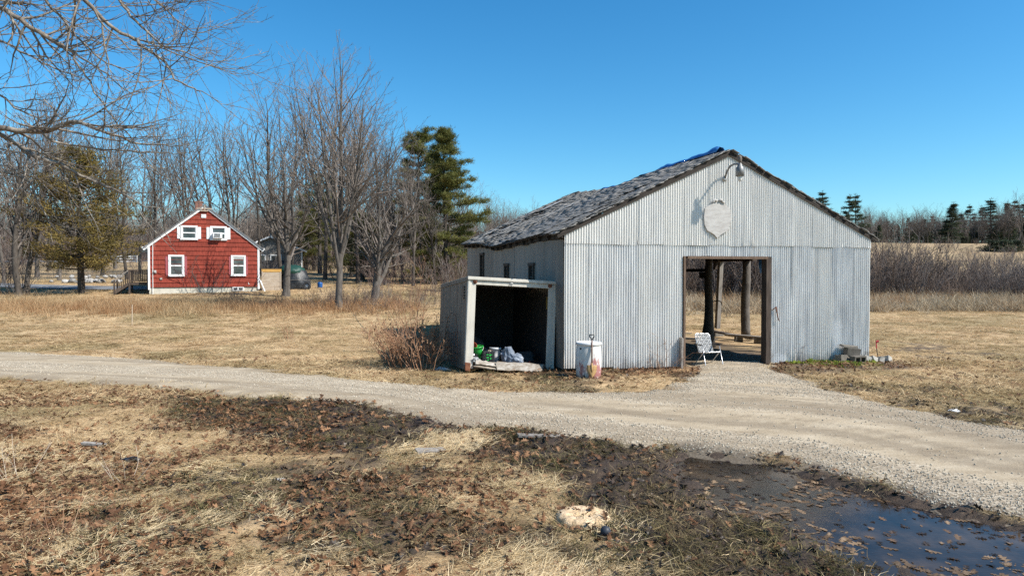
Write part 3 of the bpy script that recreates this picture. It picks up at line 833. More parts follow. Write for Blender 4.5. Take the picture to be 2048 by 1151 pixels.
MB().box((W_ - .015, .05, T_ / 2), (.055, .14, T_)).box((W_ - .115, .03, T_ / 2 - .03), (.15, .06, T_ - .08)).obj('corner_post', m_alu, tr, bevel=.008)
MB().box((W_ / 2, .02, T_ - .02), (W_ + .06, .14, .075)).box((W_ / 2, .035, T_ - .115), (W_ - .34, .08, .11)).obj('header_rail', m_alu, tr, bevel=.008)
MB().box((W_ / 2, .06, .06), (W_, .10, .10)).obj('sill_beam', m_wood_dark, tr)
for x in (.16, W_ - .16):
    MB().lathe([(.0, .02), (.045, .02), (.055, 0), (.055, -.02)], 12, (x, -.01, T_ - .1), (R(90), 0, 0)).obj('marker_lamp', m_rust, tr, True)
MB().box((.05, -.035, .06), (.13, .07, .2), jit=.012).obj('bumper_block', m_rust, tr)
hk = MB(); hk.tube([(W_ / 2 - .05 + .035 * math.cos(q), -.03, T_ - .12 + .035 * math.sin(q)) for q in np.linspace(0, 6.0, 12)], .008, 5); hk.obj('ring', m_galv, tr)
vt = MB()
for k in range(5): vt.box((-.03, .42, T_ - .22 - .07 * k), (.02, .13, .045))
vt.obj('vent_plate', m_black, tr)
MB().box((W_ - .05, .5, 1.72), (.03, .05, .32)).obj('strap_hook', M('yellow_paint', [(.3, .22, .05), (.42, .31, .08)], 8, 3, .6), tr)

def at_tr(name, label, cat, x, y, z, rot=(0, 0, 0), group=None):
    t = thing(name, label, cat, group=group); t.matrix_world = TM @ Matrix.Translation((x, y, z)) @ Euler(rot).to_matrix().to_4x4(); return t
m_green = M('green_plastic', [(.012, .22, .03), (.02, .33, .05)], 5, 3, .35, spec=.5)
m_redp = M('red_clay_plastic', [(.30, .05, .025), (.45, .09, .05)], 6, 4, .5)
m_whitep = M('white_plastic', [(.5, .5, .5), (.68, .68, .67)], 6, 4, .4)
def bucket(t, m, r=.15, h=.3, handle=True):
    MB().lathe([(r * .8, 0), (r * .9, h * .5), (r, h), (r * 1.07, h), (r * 1.07, h * .86), (r * 1.09, h * .86), (r * 1.09, h), (r * 1.02, h + .006), (r * .96, h), (r * .78, .02)], 22, capt=True).obj('body', m, t, True)
    if handle: MB().tube([(r * 1.08 * math.cos(q), -.02 - r * .9 * math.sin(q) * .6, h * .85 - r * .6 * math.sin(q)) for q in np.linspace(0, math.pi, 12)], .004, 5).obj('handle', m_galv, t)
cr = at_tr('milk_crate', 'black plastic milk crate with green print under the green bucket', 'crate', .60, .28, .155, (0, 0, .1))
c_ = MB(); s_ = .15
for z in (.02, .27): 
    for sx in (-1, 1): c_.box((sx * s_, 0, z), (.015, .3, .035)); c_.box((0, sx * s_, z), (.285, .015, .035))
for sx in (-1, 1):
    for k in range(7):
        q = -.13 + k * .043
        c_.box((sx * s_, q, .145), (.012, .016, .22)); c_.box((q, sx * s_, .145), (.016, .012, .22))
    for z in (.1, .18): c_.box((sx * s_, 0, z), (.012, .28, .02)); c_.box((0, sx * s_, z), (.28, .012, .02))
c_.box((0, 0, .01), (.29, .29, .012)); c_.obj('crate_body', m_black, cr)
gp_ = MB()
for (x, z, w, h) in ((-.04, .20, .05, .03), (.03, .19, .04, .05), (-.03, .13, .07, .03), (.05, .11, .03, .04), (-.02, .07, .05, .025), (.07, .20, .03, .02)):
    gp_.box((x, -.159, z), (w, .004, h))
gp_.obj('printed_panel', m_green, cr)
bucket(at_tr('plastic_bucket', 'bright green plastic bucket leaning on the black milk crate', 'bucket', .36, .26, .355, (R(8), R(-10), 0)), m_green, .15, .20)
t = at_tr('plastic_bucket', 'small green pail wedged below the bright green bucket', 'pail', .37, .34, .155, (0, 0, 0)); bucket(t, m_green, .11, .19, False)
t = at_tr('plant_pot', 'small terracotta red pot resting in the green bucket', 'pot', .24, .30, .525, (R(70), R(-18), 0)); bucket(t, m_redp, .085, .12, False)
bucket(at_tr('plastic_bucket', 'white plastic bucket with a dark lower half inside the truck box', 'bucket', .93, .75, .155), m_whitep, .145, .36)
def crumple(name, label, cat, m, c, size, seed, k=3, amp=.45, sx=1, sy=1, sz=1):
    import bmesh
    bm = bmesh.new(); bmesh.ops.create_icosphere(bm, subdivisions=k, radius=1)
    rg = np.random.default_rng(seed)
    for v in bm.verts:
        p = v.co
        d = 1 + amp * (float(fbm(np.array([p.x * 2.2 + seed + p.z * 1.3]), np.array([p.y * 2.2 + p.z * 1.7]), seed, 3)[0]) - .5) * 2 + rg.normal(0, amp * .09)
        p *= d; p.x *= size * sx; p.y *= size * sy; p.z *= size * sz
        if p.z < -.55 * size * sz: p.z = -.55 * size * sz
    me = bpy.data.meshes.new(name); bm.to_mesh(me); bm.free(); me.materials.append(m)
    o = link(name, me, None, (c[0], c[1], c[2] + .55 * size * sz)); return setp(o, label, cat)
m_bag = M('black_bag', [(.01, .01, .011), (.025, .025, .027)], 6, 3, .28, spec=.6)
m_clear = M('cloudy_plastic_bag', [(.10, .12, .16), (.20, .23, .28), (.33, .36, .40)], 7, 4, .35, spec=.5)
m_foil = M('crinkled_foil', [(.06, .06, .06), (.3, .3, .29), (.55, .55, .54)], 22, 4, .35, spec=.5)
crumple('trash_bag', 'black crinkled trash bag at the left corner of the truck box', 'bag', m_bag, TW(.20, .22, .16), .17, 3)
crumple('foil_bag', 'silvery crumpled packaging spilling from the black trash bag', 'packaging', m_foil, TW(.22, .04, .16), .10, 5, 3, .7, 1.4, .8, .8)
crumple('plastic_bag', 'bluish cloudy plastic bag leaning up inside the truck box', 'bag', m_clear, TW(1.20, .40, .16), .17, 8, 3, .5, 1, .8, 1.5)
crumple('plastic_bag', 'low blue-grey plastic bag in front of the taller cloudy one', 'bag', m_clear, TW(1.34, .26, .16), .15, 9, 3, .5, 1.3, .8, 1)
crumple('cardboard_scrap', 'tan cardboard scrap poking up behind the milk crate', 'scrap', m_wood_new, TW(.70, .42, .38), .06, 12, 2, .5)
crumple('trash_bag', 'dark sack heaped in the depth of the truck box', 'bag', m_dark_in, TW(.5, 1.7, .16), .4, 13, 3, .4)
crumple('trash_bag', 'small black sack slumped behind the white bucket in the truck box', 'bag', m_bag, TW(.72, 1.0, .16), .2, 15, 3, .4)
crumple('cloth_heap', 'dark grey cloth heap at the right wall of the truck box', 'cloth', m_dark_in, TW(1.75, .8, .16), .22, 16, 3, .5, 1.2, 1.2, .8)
crumple('orange_scrap', 'tiny orange scrap on the truck box floor near the right post', 'scrap', m_redp, TW(1.70, .20, .16), .035, 17, 2, .5)
def plank(name, label, cat, M_, dims, m, group=None, jag=.0, seed=1):
    rg = np.random.default_rng(seed)
    n = 9; L_, w, h = dims; V = []
    for i in range(n):
        x = -L_ / 2 + L_ * i / (n - 1)
        y0 = -w / 2 + rg.normal(0, jag * w); y1 = w / 2 + rg.normal(0, jag * w)
        if i in (0, n - 1): 
            V += [(x + rg.normal(0, jag * L_ * .3), y0, -h / 2), (x + rg.normal(0, jag * L_ * .3), y1, -h / 2), (x + rg.normal(0, jag * L_ * .3), y1, h / 2), (x + rg.normal(0, jag * L_ * .3), y0, h / 2)]
        else: V += [(x, y0, -h / 2), (x, y1, -h / 2), (x, y1, h / 2), (x, y0, h / 2)]
    F = [(0, 1, 2, 3), tuple(4 * (n - 1) + k for k in (3, 2, 1, 0))]
    for i in range(n - 1):
        for k in range(4): F.append((4 * i + k, 4 * i + 4 + k, 4 * i + 4 + (k + 1) % 4, 4 * i + (k + 1) % 4))
    o = MB().add(V, F).obj(name, m, None); o.matrix_world = M_
    return setp(o, label, cat, group)
m_plk = M('peeling_plank', [(.13, .10, .075), (.30, .26, .215), (.48, .45, .41)], 9, 7, .9, bmp=.6, bdist=.01, mapping=(1, 2, 2))
def RM(loc, rot): return Matrix.Translation(loc) @ Euler(rot).to_matrix().to_4x4()
plank('broken_plank', 'wide pale broken plank hanging off the sill of the truck box', 'plank', TM @ RM((1.36, -.09, .08), (R(68), R(1), R(0))), (1.18, .19, .035), m_plk, None, .06, 4)
plank('broken_plank', 'narrow splintered plank stub at left of the truck box sill', 'plank', TM @ RM((.50, -.06, .15), (R(50), R(6), R(3))), (.55, .12, .03), m_plk, None, .09, 5)
plank('broken_plank', 'ochre splintered lath under the left plank stub', 'lath', TM @ RM((.52, -.08, .05), (R(20), R(7), R(0))), (.6, .07, .025), m_wood_new, None, .1, 6)
plank('wood_scrap', 'thin wood scrap lying on the truck box floor', 'scrap', TM @ RM((.95, .12, .175), (R(4), R(4), R(-12))), (.24, .05, .02), m_wood_new, None, .1, 7)
for i, (x, y) in enumerate(((.06, .1), (W_ - .06, .1), (.2, 3.3), (1.9, 3.3))):
    p_ = TW(x, y, -.06); g_ = float(ground_z(np.array([p_.x]), np.array([p_.y]))[0])
    if p_.z - g_ > .08:
        o = MB().box((0, 0, (p_.z - g_) / 2 - .02), (.3, .25, p_.z - g_ + .06)).obj('timber_block', m_wood_dark, None, loc=(p_.x, p_.y, g_)); setp(o, 'dark timber block propping the %s front corner of the truck box' % ('left' if x < 1 else 'right'), 'block')

# wire garden panel leaning on the box side
wp = thing('wire_panel', 'thin arched wire panel leaning on the truck box side', 'wire panel'); wp.matrix_world = TM @ RM((-.10, 1.5, -.12), (0, R(3), R(90)))
w_ = MB(); w_.tube([(-.95, 0, 0), (-.95, 0, .75), (-.9, 0, 1.1), (-.6, 0, 1.4), (-.1, 0, 1.5), (.4, 0, 1.4), (.72, 0, 1.1), (.8, 0, .75), (.8, 0, 0)], .007, 5); w_.obj('arch', m_rust, wp)
for k in range(5): MB().tube([(-.97, 0, .25 + k * .18), (0, .01, .24 + k * .18), (.82, 0, .25 + k * .18)], .005, 5).obj('cross_wire', m_rust, wp)
w_ = MB()
for k in range(6): w_.tube([(-.7 + .26 * k, .006, .05), (-.7 + .26 * k, .006, .98)], .004, 4)
w_.obj('upright_wire', m_rust, wp)

# ------------------------------------------------------------------ things standing along the barn front
def gz(x, y): return float(ground_z(np.array([x]), np.array([y]))[0])
m_barrel = bpy.data.materials.new('stained_white_barrel')
nt, N, L, b = nodes(m_barrel)
c = ramp(nt, noise(nt, 3, 6, (1, 1, .6)), [(.42, .41, .38), (.62, .615, .59), (.72, .715, .70)], [.3, .5, .7])
tcn = N.new('ShaderNodeTexCoord'); sx = N.new('ShaderNodeSeparateXYZ'); L.new(tcn.outputs['Object'], sx.inputs[0])
low = math_(nt, 'MULTIPLY_ADD', sx.outputs['Z'], -.30, .475)
st_ = math_(nt, 'ADD', noise(nt, 4.2, 7, (1, 1, .5), rough=.72), low)
c = mixc(nt, ramp(nt, st_, [(0, 0, 0), (.85, .85, .85)], [.86, .95]), c, (.28, .055, .045))
L.new(c, b.inputs['Base Color']); b.inputs['Roughness'].default_value = .5
bx, by = flat(1182, 760, .02)[0], flat(1182, 757, .02)[1] + .28
br = thing('plastic_barrel', 'white barrel smeared with red stains against the barn corner', 'barrel', (bx, by, gz(bx, by) - .01))
MB().lathe([(.265, 0), (.285, .03), (.295, .2), (.30, .45), (.292, .7), (.275, .82)], 36, capt=False).obj('body', m_barrel, br, True)
MB().lathe([(.275, .80), (.30, .815), (.305, .85), (.295, .875), (.27, .88), (.26, .865)], 36).obj('lid', m_whitep, br, True)
MB().box((-.205, -.195, .72), (.05, .012, .085), (0, 0, R(-45))).obj('latch', m_black, br)
sx_, sy_ = bx + .03, by - .42
sh = thing('spade', 'round point spade with black grip leaning on the white barrel', 'spade', (sx_, sy_, gz(sx_, sy_) + .02)); sh.rotation_euler = (R(-9), R(1), 0)
m_rustblade = M('rusty_blade', [(.20, .11, .04), (.36, .22, .09), (.44, .30, .14)], 9, 5, .7, .1)
V = []; nu, nv = 9, 12
for i in range(nv):
    t = i / (nv - 1); w = .115 * (math.sin(min(1, t * 1.35) * math.pi / 2) ** .7); z = t * .29
    for j in range(nu):
        s2 = j / (nu - 1) * 2 - 1
        V.append((s2 * w, .035 * s2 * s2 - .02 + .02 * t, z))
MB().add(V, [(i * nu + j, i * nu + j + 1, (i + 1) * nu + j + 1, (i + 1) * nu + j) for i in range(nv - 1) for j in range(nu - 1)]).obj('blade', m_rustblade, sh, True)
o = sh.children[0]; md = o.modifiers.new('t', 'SOLIDIFY'); md.thickness = .004
MB().tube([(0, 0, .10), (0, .0, .2), (0, 0, .34)], [.012, .022, .019], 8).obj('socket', m_rustblade, sh, True)
MB().tube([(0, 0, .3), (0, .004, .6), (0, 0, .86)], .0165, 8).obj('shaft', M('brown_shaft', [(.10, .045, .025), (.16, .075, .045)], 7, 4, .5, mapping=(3, 3, .4)), sh, True)
MB().tube([(0, 0, .82), (0, 0, .88), (-.05, 0, .94), (-.053, 0, .985), (.053, 0, .985), (.05, 0, .94), (0, 0, .88)], .014, 8).obj('grip', m_black, sh, True)

# folding lawn chair with woven webbing
cx, cy = flat(1416, 728, 0)
ch = thing('lawn_chair', 'folding lawn chair with white woven webbing in the barn doorway', 'chair', (cx, cy - .06, gz(cx, cy) + .02), R(15))
m_tube = M('aluminium_tube', [(.52, .52, .53), (.66, .66, .67)], 8, 3, .35, .6)
m_web = M('white_webbing', [(.62, .62, .62), (.76, .76, .75)], 30, 3, .7, rand=.06)
m_webd = M('black_webbing', [(.015, .016, .018), (.03, .03, .034)], 30, 3, .7)
w2 = .255
def bend(pts, r=.012): 
    P = [Vector(p) for p in pts]; out = [P[0]]
    for i in range(1, len(P) - 1):
        a = P[i] + (P[i - 1] - P[i]).normalized() * .07; c2 = P[i] + (P[i + 1] - P[i]).normalized() * .07
        for t in np.linspace(0, 1, 5): out.append(a.lerp(P[i], t).lerp(P[i].lerp(c2, t), t))
    out.append(P[-1]); return out
MB().tube(bend([(-w2, -.10, .56), (-w2 - .005, -.30, 0), (w2 + .005, -.30, 0), (w2, -.10, .56)]), .012, 8).obj('front_leg', m_tube, ch, True)
MB().tube(bend([(-w2 + .02, -.16, .40), (-w2 + .015, .33, 0), (w2 - .015, .33, 0), (w2 - .02, -.16, .40)]), .012, 8).obj('rear_leg', m_tube, ch, True)
MB().tube(bend([(-w2 + .03, .18, .33), (-w2 + .03, -.25, .40), (w2 - .03, -.25, .40), (w2 - .03, .18, .33)]), .0115, 8).obj('seat_frame', m_tube, ch, True)
bt = Vector((0, .36, .84)); bb = Vector((0, .13, .35))
MB().tube(bend([(-w2 + .035, bb.y, bb.z), (-w2 + .035, bt.y, bt.z), (w2 - .035, bt.y, bt.z), (w2 - .035, bb.y, bb.z)]), .0115, 8).obj('back_frame', m_tube, ch, True)
for s in (-1, 1):
    MB().box((s * (w2 + .005), .07, .57), (.045, .42, .022)).obj('armrest', m_black, ch, bevel=.008)
    MB().tube([(s * w2, .27, .57), (s * (w2 - .03), .26, .62)], .008, 6).obj('arm_strut', m_tube, ch)
bl = (bt - bb).length; bang = math.atan2(bt.y - bb.y, bt.z - bb.z)
def back(x, t, off):   # point on the back plane
    return bb.lerp(bt, t) + Vector((x, -math.cos(bang) * off, math.sin(bang) * off))
nvb, nhb = 5, 6
def weave(name, fx, n1, n2, alongs):
    pass
for k in range(nvb):          # upright straps
    x = -.165 + k * .0825; pts = []
    V = []
    for i in range(nhb * 2 + 1):
        t = i / (nhb * 2); o_ = .012 + (.006 if ((i // 2 + k) % 2) else -.004)
        V += [tuple(back(x - .027, t, o_)), tuple(back(x + .027, t, o_))]
    F = [(2 * i, 2 * i + 1, 2 * i + 3, 2 * i + 2) for i in range(nhb * 2)]
    MB().add(V, F).obj('strap', m_web, ch)
for k in range(nhb):
    t = (k + .5) / nhb; V = []
    for i in range(nvb * 2 + 1):
        x = -.205 + .41 * i / (nvb * 2); o_ = .012 + (-.004 if ((i // 2 + k) % 2) else .007)
        V += [tuple(back(x, t - .042, o_)), tuple(back(x, t + .042, o_))]
    MB().add(V, [(2 * i, 2 * i + 1, 2 * i + 3, 2 * i + 2) for i in range(nvb * 2)]).obj('strap', m_web, ch)
    V = []
    for i in range(nvb * 2 + 1):          # dark stripe woven into each strap
        x = -.205 + .41 * i / (nvb * 2); o_ = .012 + (-.0025 if ((i // 2 + k) % 2) else .0085)
        V += [tuple(back(x, t - .028, o_)), tuple(back(x, t + .028, o_))]
    MB().add(V, [(2 * i, 2 * i + 1, 2 * i + 3, 2 * i + 2) for i in range(nvb * 2)]).obj('dark_stripe', m_webd, ch)
for k in range(nvb):
    x = -.165 + k * .0825; V = []
    for i in range(nhb * 2 + 1):
        t = i / (nhb * 2); o_ = .012 + (.0075 if ((i // 2 + k) % 2) else -.0025)
        V += [tuple(back(x - .0145, t, o_)), tuple(back(x + .0145, t, o_))]
    MB().add(V, [(2 * i, 2 * i + 1, 2 * i + 3, 2 * i + 2) for i in range(nhb * 2)]).obj('dark_stripe', m_webd, ch)
for k in range(5):
    y = -.21 + k * .085; z = .40 - (y + .25) * .07 / .43
    MB().box((0, y, z + .006 * (-1) ** k), (.45, .055, .004)).obj('strap', m_web, ch)
    x = -.17 + k * .085
    MB().box((x, -.03, .366), (.055, .42, .004), (R(-9), 0, 0)).obj('strap', m_web, ch)

# plank at the doorway, hook on the wall
wpos = BW(DL - .10, -.10)
plank('leaning_plank', 'short grey weathered plank standing left of the barn doorway', 'plank', Matrix.Translation((wpos[0], wpos[1], .37)) @ Matrix.Rotation(BARN_A, 4, 'Z') @ Euler((R(-5), R(-89), 0)).to_matrix().to_4x4(), (.84, .17, .05), m_wood_grey, None, .04, 9)
hp = BW(6.03, -.05)
hkb = thing('door_hook', 'bent rusty iron hook hanging on the wall right of the doorway', 'hook', (hp[0], hp[1], 1.46), BARN_A)
MB().tube([(-.11, -.01, .0), (-.02, -.03, .06), (.0, -.03, .09), (.03, -.04, -.10), (.07, -.05, -.26), (.10, -.05, -.30)], [.008, .014, .018, .014, .012, .01], 7).obj('rod', m_rust, hkb, True)

# concrete blocks and rubble at the right corner
m_conc = M('old_concrete', [(.075, .066, .054), (.135, .12, .10), (.20, .18, .155)], 7, 6, .95, bmp=.5, bdist=.006, rand=.2)
m_conc_l = M('pale_concrete', [(.20, .19, .165), (.30, .285, .255), (.40, .385, .35)], 7, 6, .95, bmp=.4, bdist=.006, rand=.1)
def cblock_mesh():
    b_ = MB(); L_, w, h = .40, .20, .20
    for y in (-1, 1): b_.box((0, y * (w / 2 - .0175), h / 2), (L_, .035, h))
    for x in (-L_ / 2 + .0175, 0, L_ / 2 - .0175): b_.box((x, 0, h / 2), (.035, w - .07, h - .004))
    return b_.mesh('concrete_block', m_conc)
cbm = cblock_mesh()
def cblock(label, loc, rot, group='concrete blocks at the barn'):
    o = link('concrete_block', cbm, None, loc, rot); return setp(o, label, 'concrete block', group)
x0, y0 = BW(8.42, -.24); z0 = gz(x0, y0)
cblock('concrete block lying at the bottom of the corner stack, hollow side out', (x0, y0 - .1, z0 + .10), (R(90), 0, BARN_A + .05))
x1, y1 = BW(8.05, -.22); 
cblock('mossy concrete block tilted on top of the corner stack', (x0 - .06, y0 + .0, z0 + .20), (R(8), R(6), BARN_A - .1))
cblock('dark concrete block at the left end of the corner stack', (x1 + .02, y1 - .02, z0 + .02), (R(-6), R(2), BARN_A + .25))
o = link('concrete_slab', MB().box((0, 0, 0), (.46, .2, .06), jit=.02).mesh('concrete_slab', m_conc), None, (x0 - .12, y0 + .02, z0 + .44), (R(8), R(8), BARN_A)); setp(o, 'thin concrete slab lying on top of the corner block stack', 'slab')
for i, (u, v, w, lab) in enumerate(((8.72, -.36, .17, 'pale concrete chunk right beside the corner block stack'), (8.95, -.34, .15, 'pale tilted concrete chunk second from the corner block stack'), (9.18, -.36, .14, 'white concrete chunk with a dark side at the barn corner'), (9.42, -.36, .20, 'pale flat concrete chunk furthest right beyond the barn corner'))):
    xx, yy = BW(u, v)
    o = link('concrete_chunk', MB().box((0, 0, 0), (w * 1.25, .22, .15), jit=.03).mesh('concrete_chunk', m_conc_l), None, (xx, yy, gz(xx, yy) + .06), (R(-18), R(22), BARN_A + .3 * (i % 2)))
    setp(o, lab, 'concrete chunk', 'concrete chunks at the barn corner')
xx, yy = BW(9.33, -.12)
rs = thing('marker_stick', 'thin dark stick with a red top behind the barn corner', 'stick', (xx, yy, gz(xx, yy)))
MB().tube([(.05, 0, 0), (.02, 0, .15), (-.01, 0, .32)], .013, 6).obj('shaft', m_black, rs)
MB().tube([(-.01, 0, .32), (-.02, 0, .50)], .016, 6).tube([(-.02, 0, .50), (.04, 0, .52)], [.03, .04], 6).obj('red_top', M('red_paint', [(.35, .03, .04), (.5, .05, .06)], 5, 3, .5), rs)
# block, planks and rag in the open right bay
px_, py_ = BW(9.06, 7.42)
cblock('concrete block under the leaning post inside the open barn', (px_, py_, .0), (0, 0, BARN_A + .1))
bo = BW(9.0, 6.4)
plank('weathered_board', 'dark board lying from the block toward the log post', 'board', Matrix.Translation((bo[0], bo[1], .16)) @ Euler((0, R(4), BARN_A + R(-76))).to_matrix().to_4x4(), (2.0, .22, .06), m_wood_dark, 'boards on the barn floor', .03, 21)
bo = BW(8.75, 5.15)
plank('weathered_board', 'thick grey board propped on stones right of the log post', 'board', Matrix.Translation((bo[0], bo[1], .22)) @ Euler((0, R(1), BARN_A + R(-60))).to_matrix().to_4x4(), (1.5, .24, .07), m_wood_grey, 'boards on the barn floor', .03, 22)
for k, (u, v) in enumerate(((8.6, 5.4), (8.95, 4.75))):
    xx, yy = BW(u, v)
    o = link('field_stone', MB().box((0, 0, 0), (.28, .24, .22), jit=.03).mesh('field_stone', m_conc), None, (xx, yy, .08), (0, 0, k)); setp(o, ['stone propping the left of the thick grey board', 'stone under the right end of the thick grey board'][k], 'stone')
for k, (u, v, r_, ll) in enumerate(((7.6, 6.6, -35, 1.6), (7.2, 5.2, -65, 1.2), (8.1, 8.8, -20, 1.1))):
    xx, yy = BW(u, v)
    plank('floor_lath', ['loose flat plank lying on the barn floor before the block', 'loose dark plank nearest the lawn chair on the barn floor', 'loose plank at the back of the barn floor'][k], 'plank', Matrix.Translation((xx, yy, .05)) @ Euler((0, R(1), BARN_A + R(r_))).to_matrix().to_4x4(), (ll, .14, .03), m_wood_grey if k != 1 else m_wood_dark, 'boards on the barn floor', .03, 30 + k)
rgp = BW(7.9, 2.3)
rag = MB(); V = []
for i in range(8):
    for j in range(5): V.append((j * .12 - .24 + .02 * math.sin(i), .03 * math.sin(j * 2 + i * .7), -i * .1 + .02 * math.sin(j)))
rag.add(V, [(i * 5 + j, i * 5 + j + 1, (i + 1) * 5 + j + 1, (i + 1) * 5 + j) for i in range(7) for j in range(4)])
bp = np.array([*BW(7.72, 2.68), 3.02])
o = rag.obj('blue_rag', m_tarp, None, True, loc=(bp[0], bp[1], bp[2] + .13), rot=(0, 0, BARN_A)); setp(o, 'blue cloth hanging inside the doorway at top right', 'cloth')

# foreground: stump disc, boards, ball
m_cut = bpy.data.materials.new('fresh_cut_wood')
nt, N, L, b = nodes(m_cut)
L.new(ramp(nt, noise(nt, 13, 7, rough=.75), [(.20, .12, .06), (.55, .39, .23), (.68, .53, .36)], [.3, .47, .7]), b.inputs['Base Color']); b.inputs['Roughness'].default_value = .95
bump(nt, b, noise(nt, 26, 6), .9, .02)
sx_, sy_ = flat(1167, 1028, .03); zz = gz(sx_, sy_)
rg = np.random.default_rng(3)
k = 40; rad = .27 * (1 + .10 * (rg.random(k) - .5)) ; rad = (rad + np.roll(rad, 1)) / 2
V = [(0, 0, .065)]; F = []
rings = [(.16, .07), (.35, .055), (.55, .07), (.78, .06), (.95, .05), (1.03, .02), (1.08, -.05)]
for a, z in rings:
    for j in range(k):
        q = 2 * math.pi * j / k; x = a * rad[j] * math.cos(q); y = a * rad[j] * math.sin(q)
        crack = .05 * math.exp(-((y + .02 - .25 * x) / .018) ** 2) * (abs(x) < .16)
        V.append((x, y, z + rg.normal(0, .007) - crack))
F = [(0, 1 + j, 1 + (j + 1) % k) for j in range(k)]
for i in range(len(rings) - 1):
    for j in range(k): F.append((1 + i * k + j, 1 + (i + 1) * k + j, 1 + (i + 1) * k + (j + 1) % k, 1 + i * k + (j + 1) % k))
ts = thing('tree_stump', 'pale freshly cut stump flush with the muddy grass', 'stump', (sx_, sy_, zz - .01))
MB().add(V, F).obj('cut_face', m_cut, ts, True)
MB().tube([(rad[j % k] * 1.07 * math.cos(2 * math.pi * j / k), rad[j % k] * 1.07 * math.sin(2 * math.pi * j / k), .0) for j in range(0, k + 1, 2)], .016, 6).obj('bark_rim', m_bark_dark, ts, True)
for i, (px, py, L_, w, rz, m, lab) in enumerate(((862, 903, .40, .20, 20, m_wood_grey, 'grey board lying at the edge of the straw patch'), (1078, 879, .62, .13, 4, m_wood_grey, 'long thin grey board lying in dark mud by the drive'),
                                                (188, 892, .34, .08, -6, m_wood_grey, 'small grey board lying in the grass on the left'))):
    x, y = flat(px, py, 0)
    plank('ground_board', lab, 'board', RM((x, y, gz(x, y) + .035), (R(2), R(3), R(rz))), (L_, w, .03), m, 'boards lying in the grass', .05, 40 + i)
x, y = flat(1211, 1072, 0)
o = MB().lathe([(.0, -.05), (.03, -.04), (.048, -.012), (.05, .01), (.038, .036), (.015, .049), (0, .05)], 16).obj('rubber_ball', M('dark_slate_ball', [(.02, .022, .03), (.045, .05, .06)], 6, 3, .5), None, True, loc=(x, y, gz(x, y) + .045)); setp(o, 'small dark ball lying in the grass below the stump', 'ball')
for i, (px, py, s, m, lab) in enumerate(((558, 955, .06, m_foil, 'white crumpled litter lying in the grass left of centre'), (262, 921, .075, m_bag, 'flattened dark plastic scrap in the left foreground grass'),
                                         (1908, 822, .07, m_whitep, 'small white litter scrap in the grass right of the barn'), (884, 741, .12, m_foil, 'blue and white wrapper at the foot of the bramble'), (1122, 752, .05, m_foil, 'pale scrap of litter under the truck box corner'))):
    x, y = flat(px, py, 0)
    crumple('litter_scrap', lab, 'litter', m, (x, y, gz(x, y) - .01), s, 50 + i, 3, .6, 1.5, 1, .5)
# white stake in the left field
x, y, _ = at(264, 640, 31); 
o = MB().tube([(0, 0, -.1), (.01, 0, .45), (.02, 0, .92)], .016, 6).obj('field_stake', m_wood_new, None, loc=(x, y, Hs(x, y))); setp(o, 'thin pale stake standing in the grass left of centre', 'stake')

# ------------------------------------------------------------------ red house
HA = R(22.0); HO = np.array([-24.5, 46.0]); HB = .93
house = thing('red_house', 'small red shingled house with white trim and a brick chimney', 'house', (HO[0], HO[1], HB), HA)
HWd, HE, HP, HD = 7.04, 3.32, 6.12, 8.5     # width, eave and peak height, depth
def HWp(x, y): 
    return (HO[0] + math.cos(HA) * x - math.sin(HA) * y, HO[1] + math.sin(HA) * x + math.cos(HA) * y)
m_redsh = M('red_painted_shingle', [(.14, .02, .012), (.225, .036, .020), (.29, .055, .034)], 3.5, 6, .75, rand=.14, bmp=.3, bdist=.004, mapping=(3, 1, .8))
m_redwall = M('red_wall', [(.06, .012, .01), (.10, .02, .014)], 3, 4, .9)
m_found = M('foundation_concrete', [(.36, .34, .28), (.52, .49, .41), (.60, .57, .49)], 2, 6, .95, bmp=.3, bdist=.01)
m_asphsh = M('grey_roof_shingle', [(.10, .10, .105), (.17, .17, .175), (.23, .23, .235)], 9, 5, .9, rand=.1)
m_glass = M('window_glass', [(.015, .02, .024), (.05, .06, .065), (.12, .13, .13)], 1.4, 3, .06, spec=.7)
m_curtain = M('window_blind', [(.40, .40, .39), (.52, .52, .50)], 3, 3, .7)
MB().prism([(.02, .55), (HWd - .02, .55), (HWd - .02, HE), (HWd / 2, HP), (.02, HE)], .0, .14).prism([(.02, .55), (HWd - .02, .55), (HWd - .02, HE), (HWd / 2, HP), (.02, HE)], HD - .14, HD).box((.09, HD / 2, (HE + .55) / 2), (.14, HD - .3, HE - .55)).box((HWd - .09, HD / 2, (HE + .55) / 2), (.14, HD - .3, HE - .55)).obj('wall', m_redwall, house)
MB().box((HWd / 2, HD / 2, .17), (HWd - .1, HD - .06, .84)).obj('foundation', m_found, house)
def clip(poly, a, b, c):      # keep a*x+b*z<=c
    out = []
    for i in range(len(poly)):
        p, q = poly[i], poly[(i + 1) % len(poly)]
        dp = a * p[0] + b * p[1] - c; dq = a * q[0] + b * q[1] - c
        if dp <= 0: out.append(p)
        if dp * dq < 0:
            t = dp / (dp - dq); out.append((p[0] + (q[0] - p[0]) * t, p[1] + (q[1] - p[1]) * t))
    return out
sl_ = (HP - HE) / (HWd / 2)
z = .575; r = 0
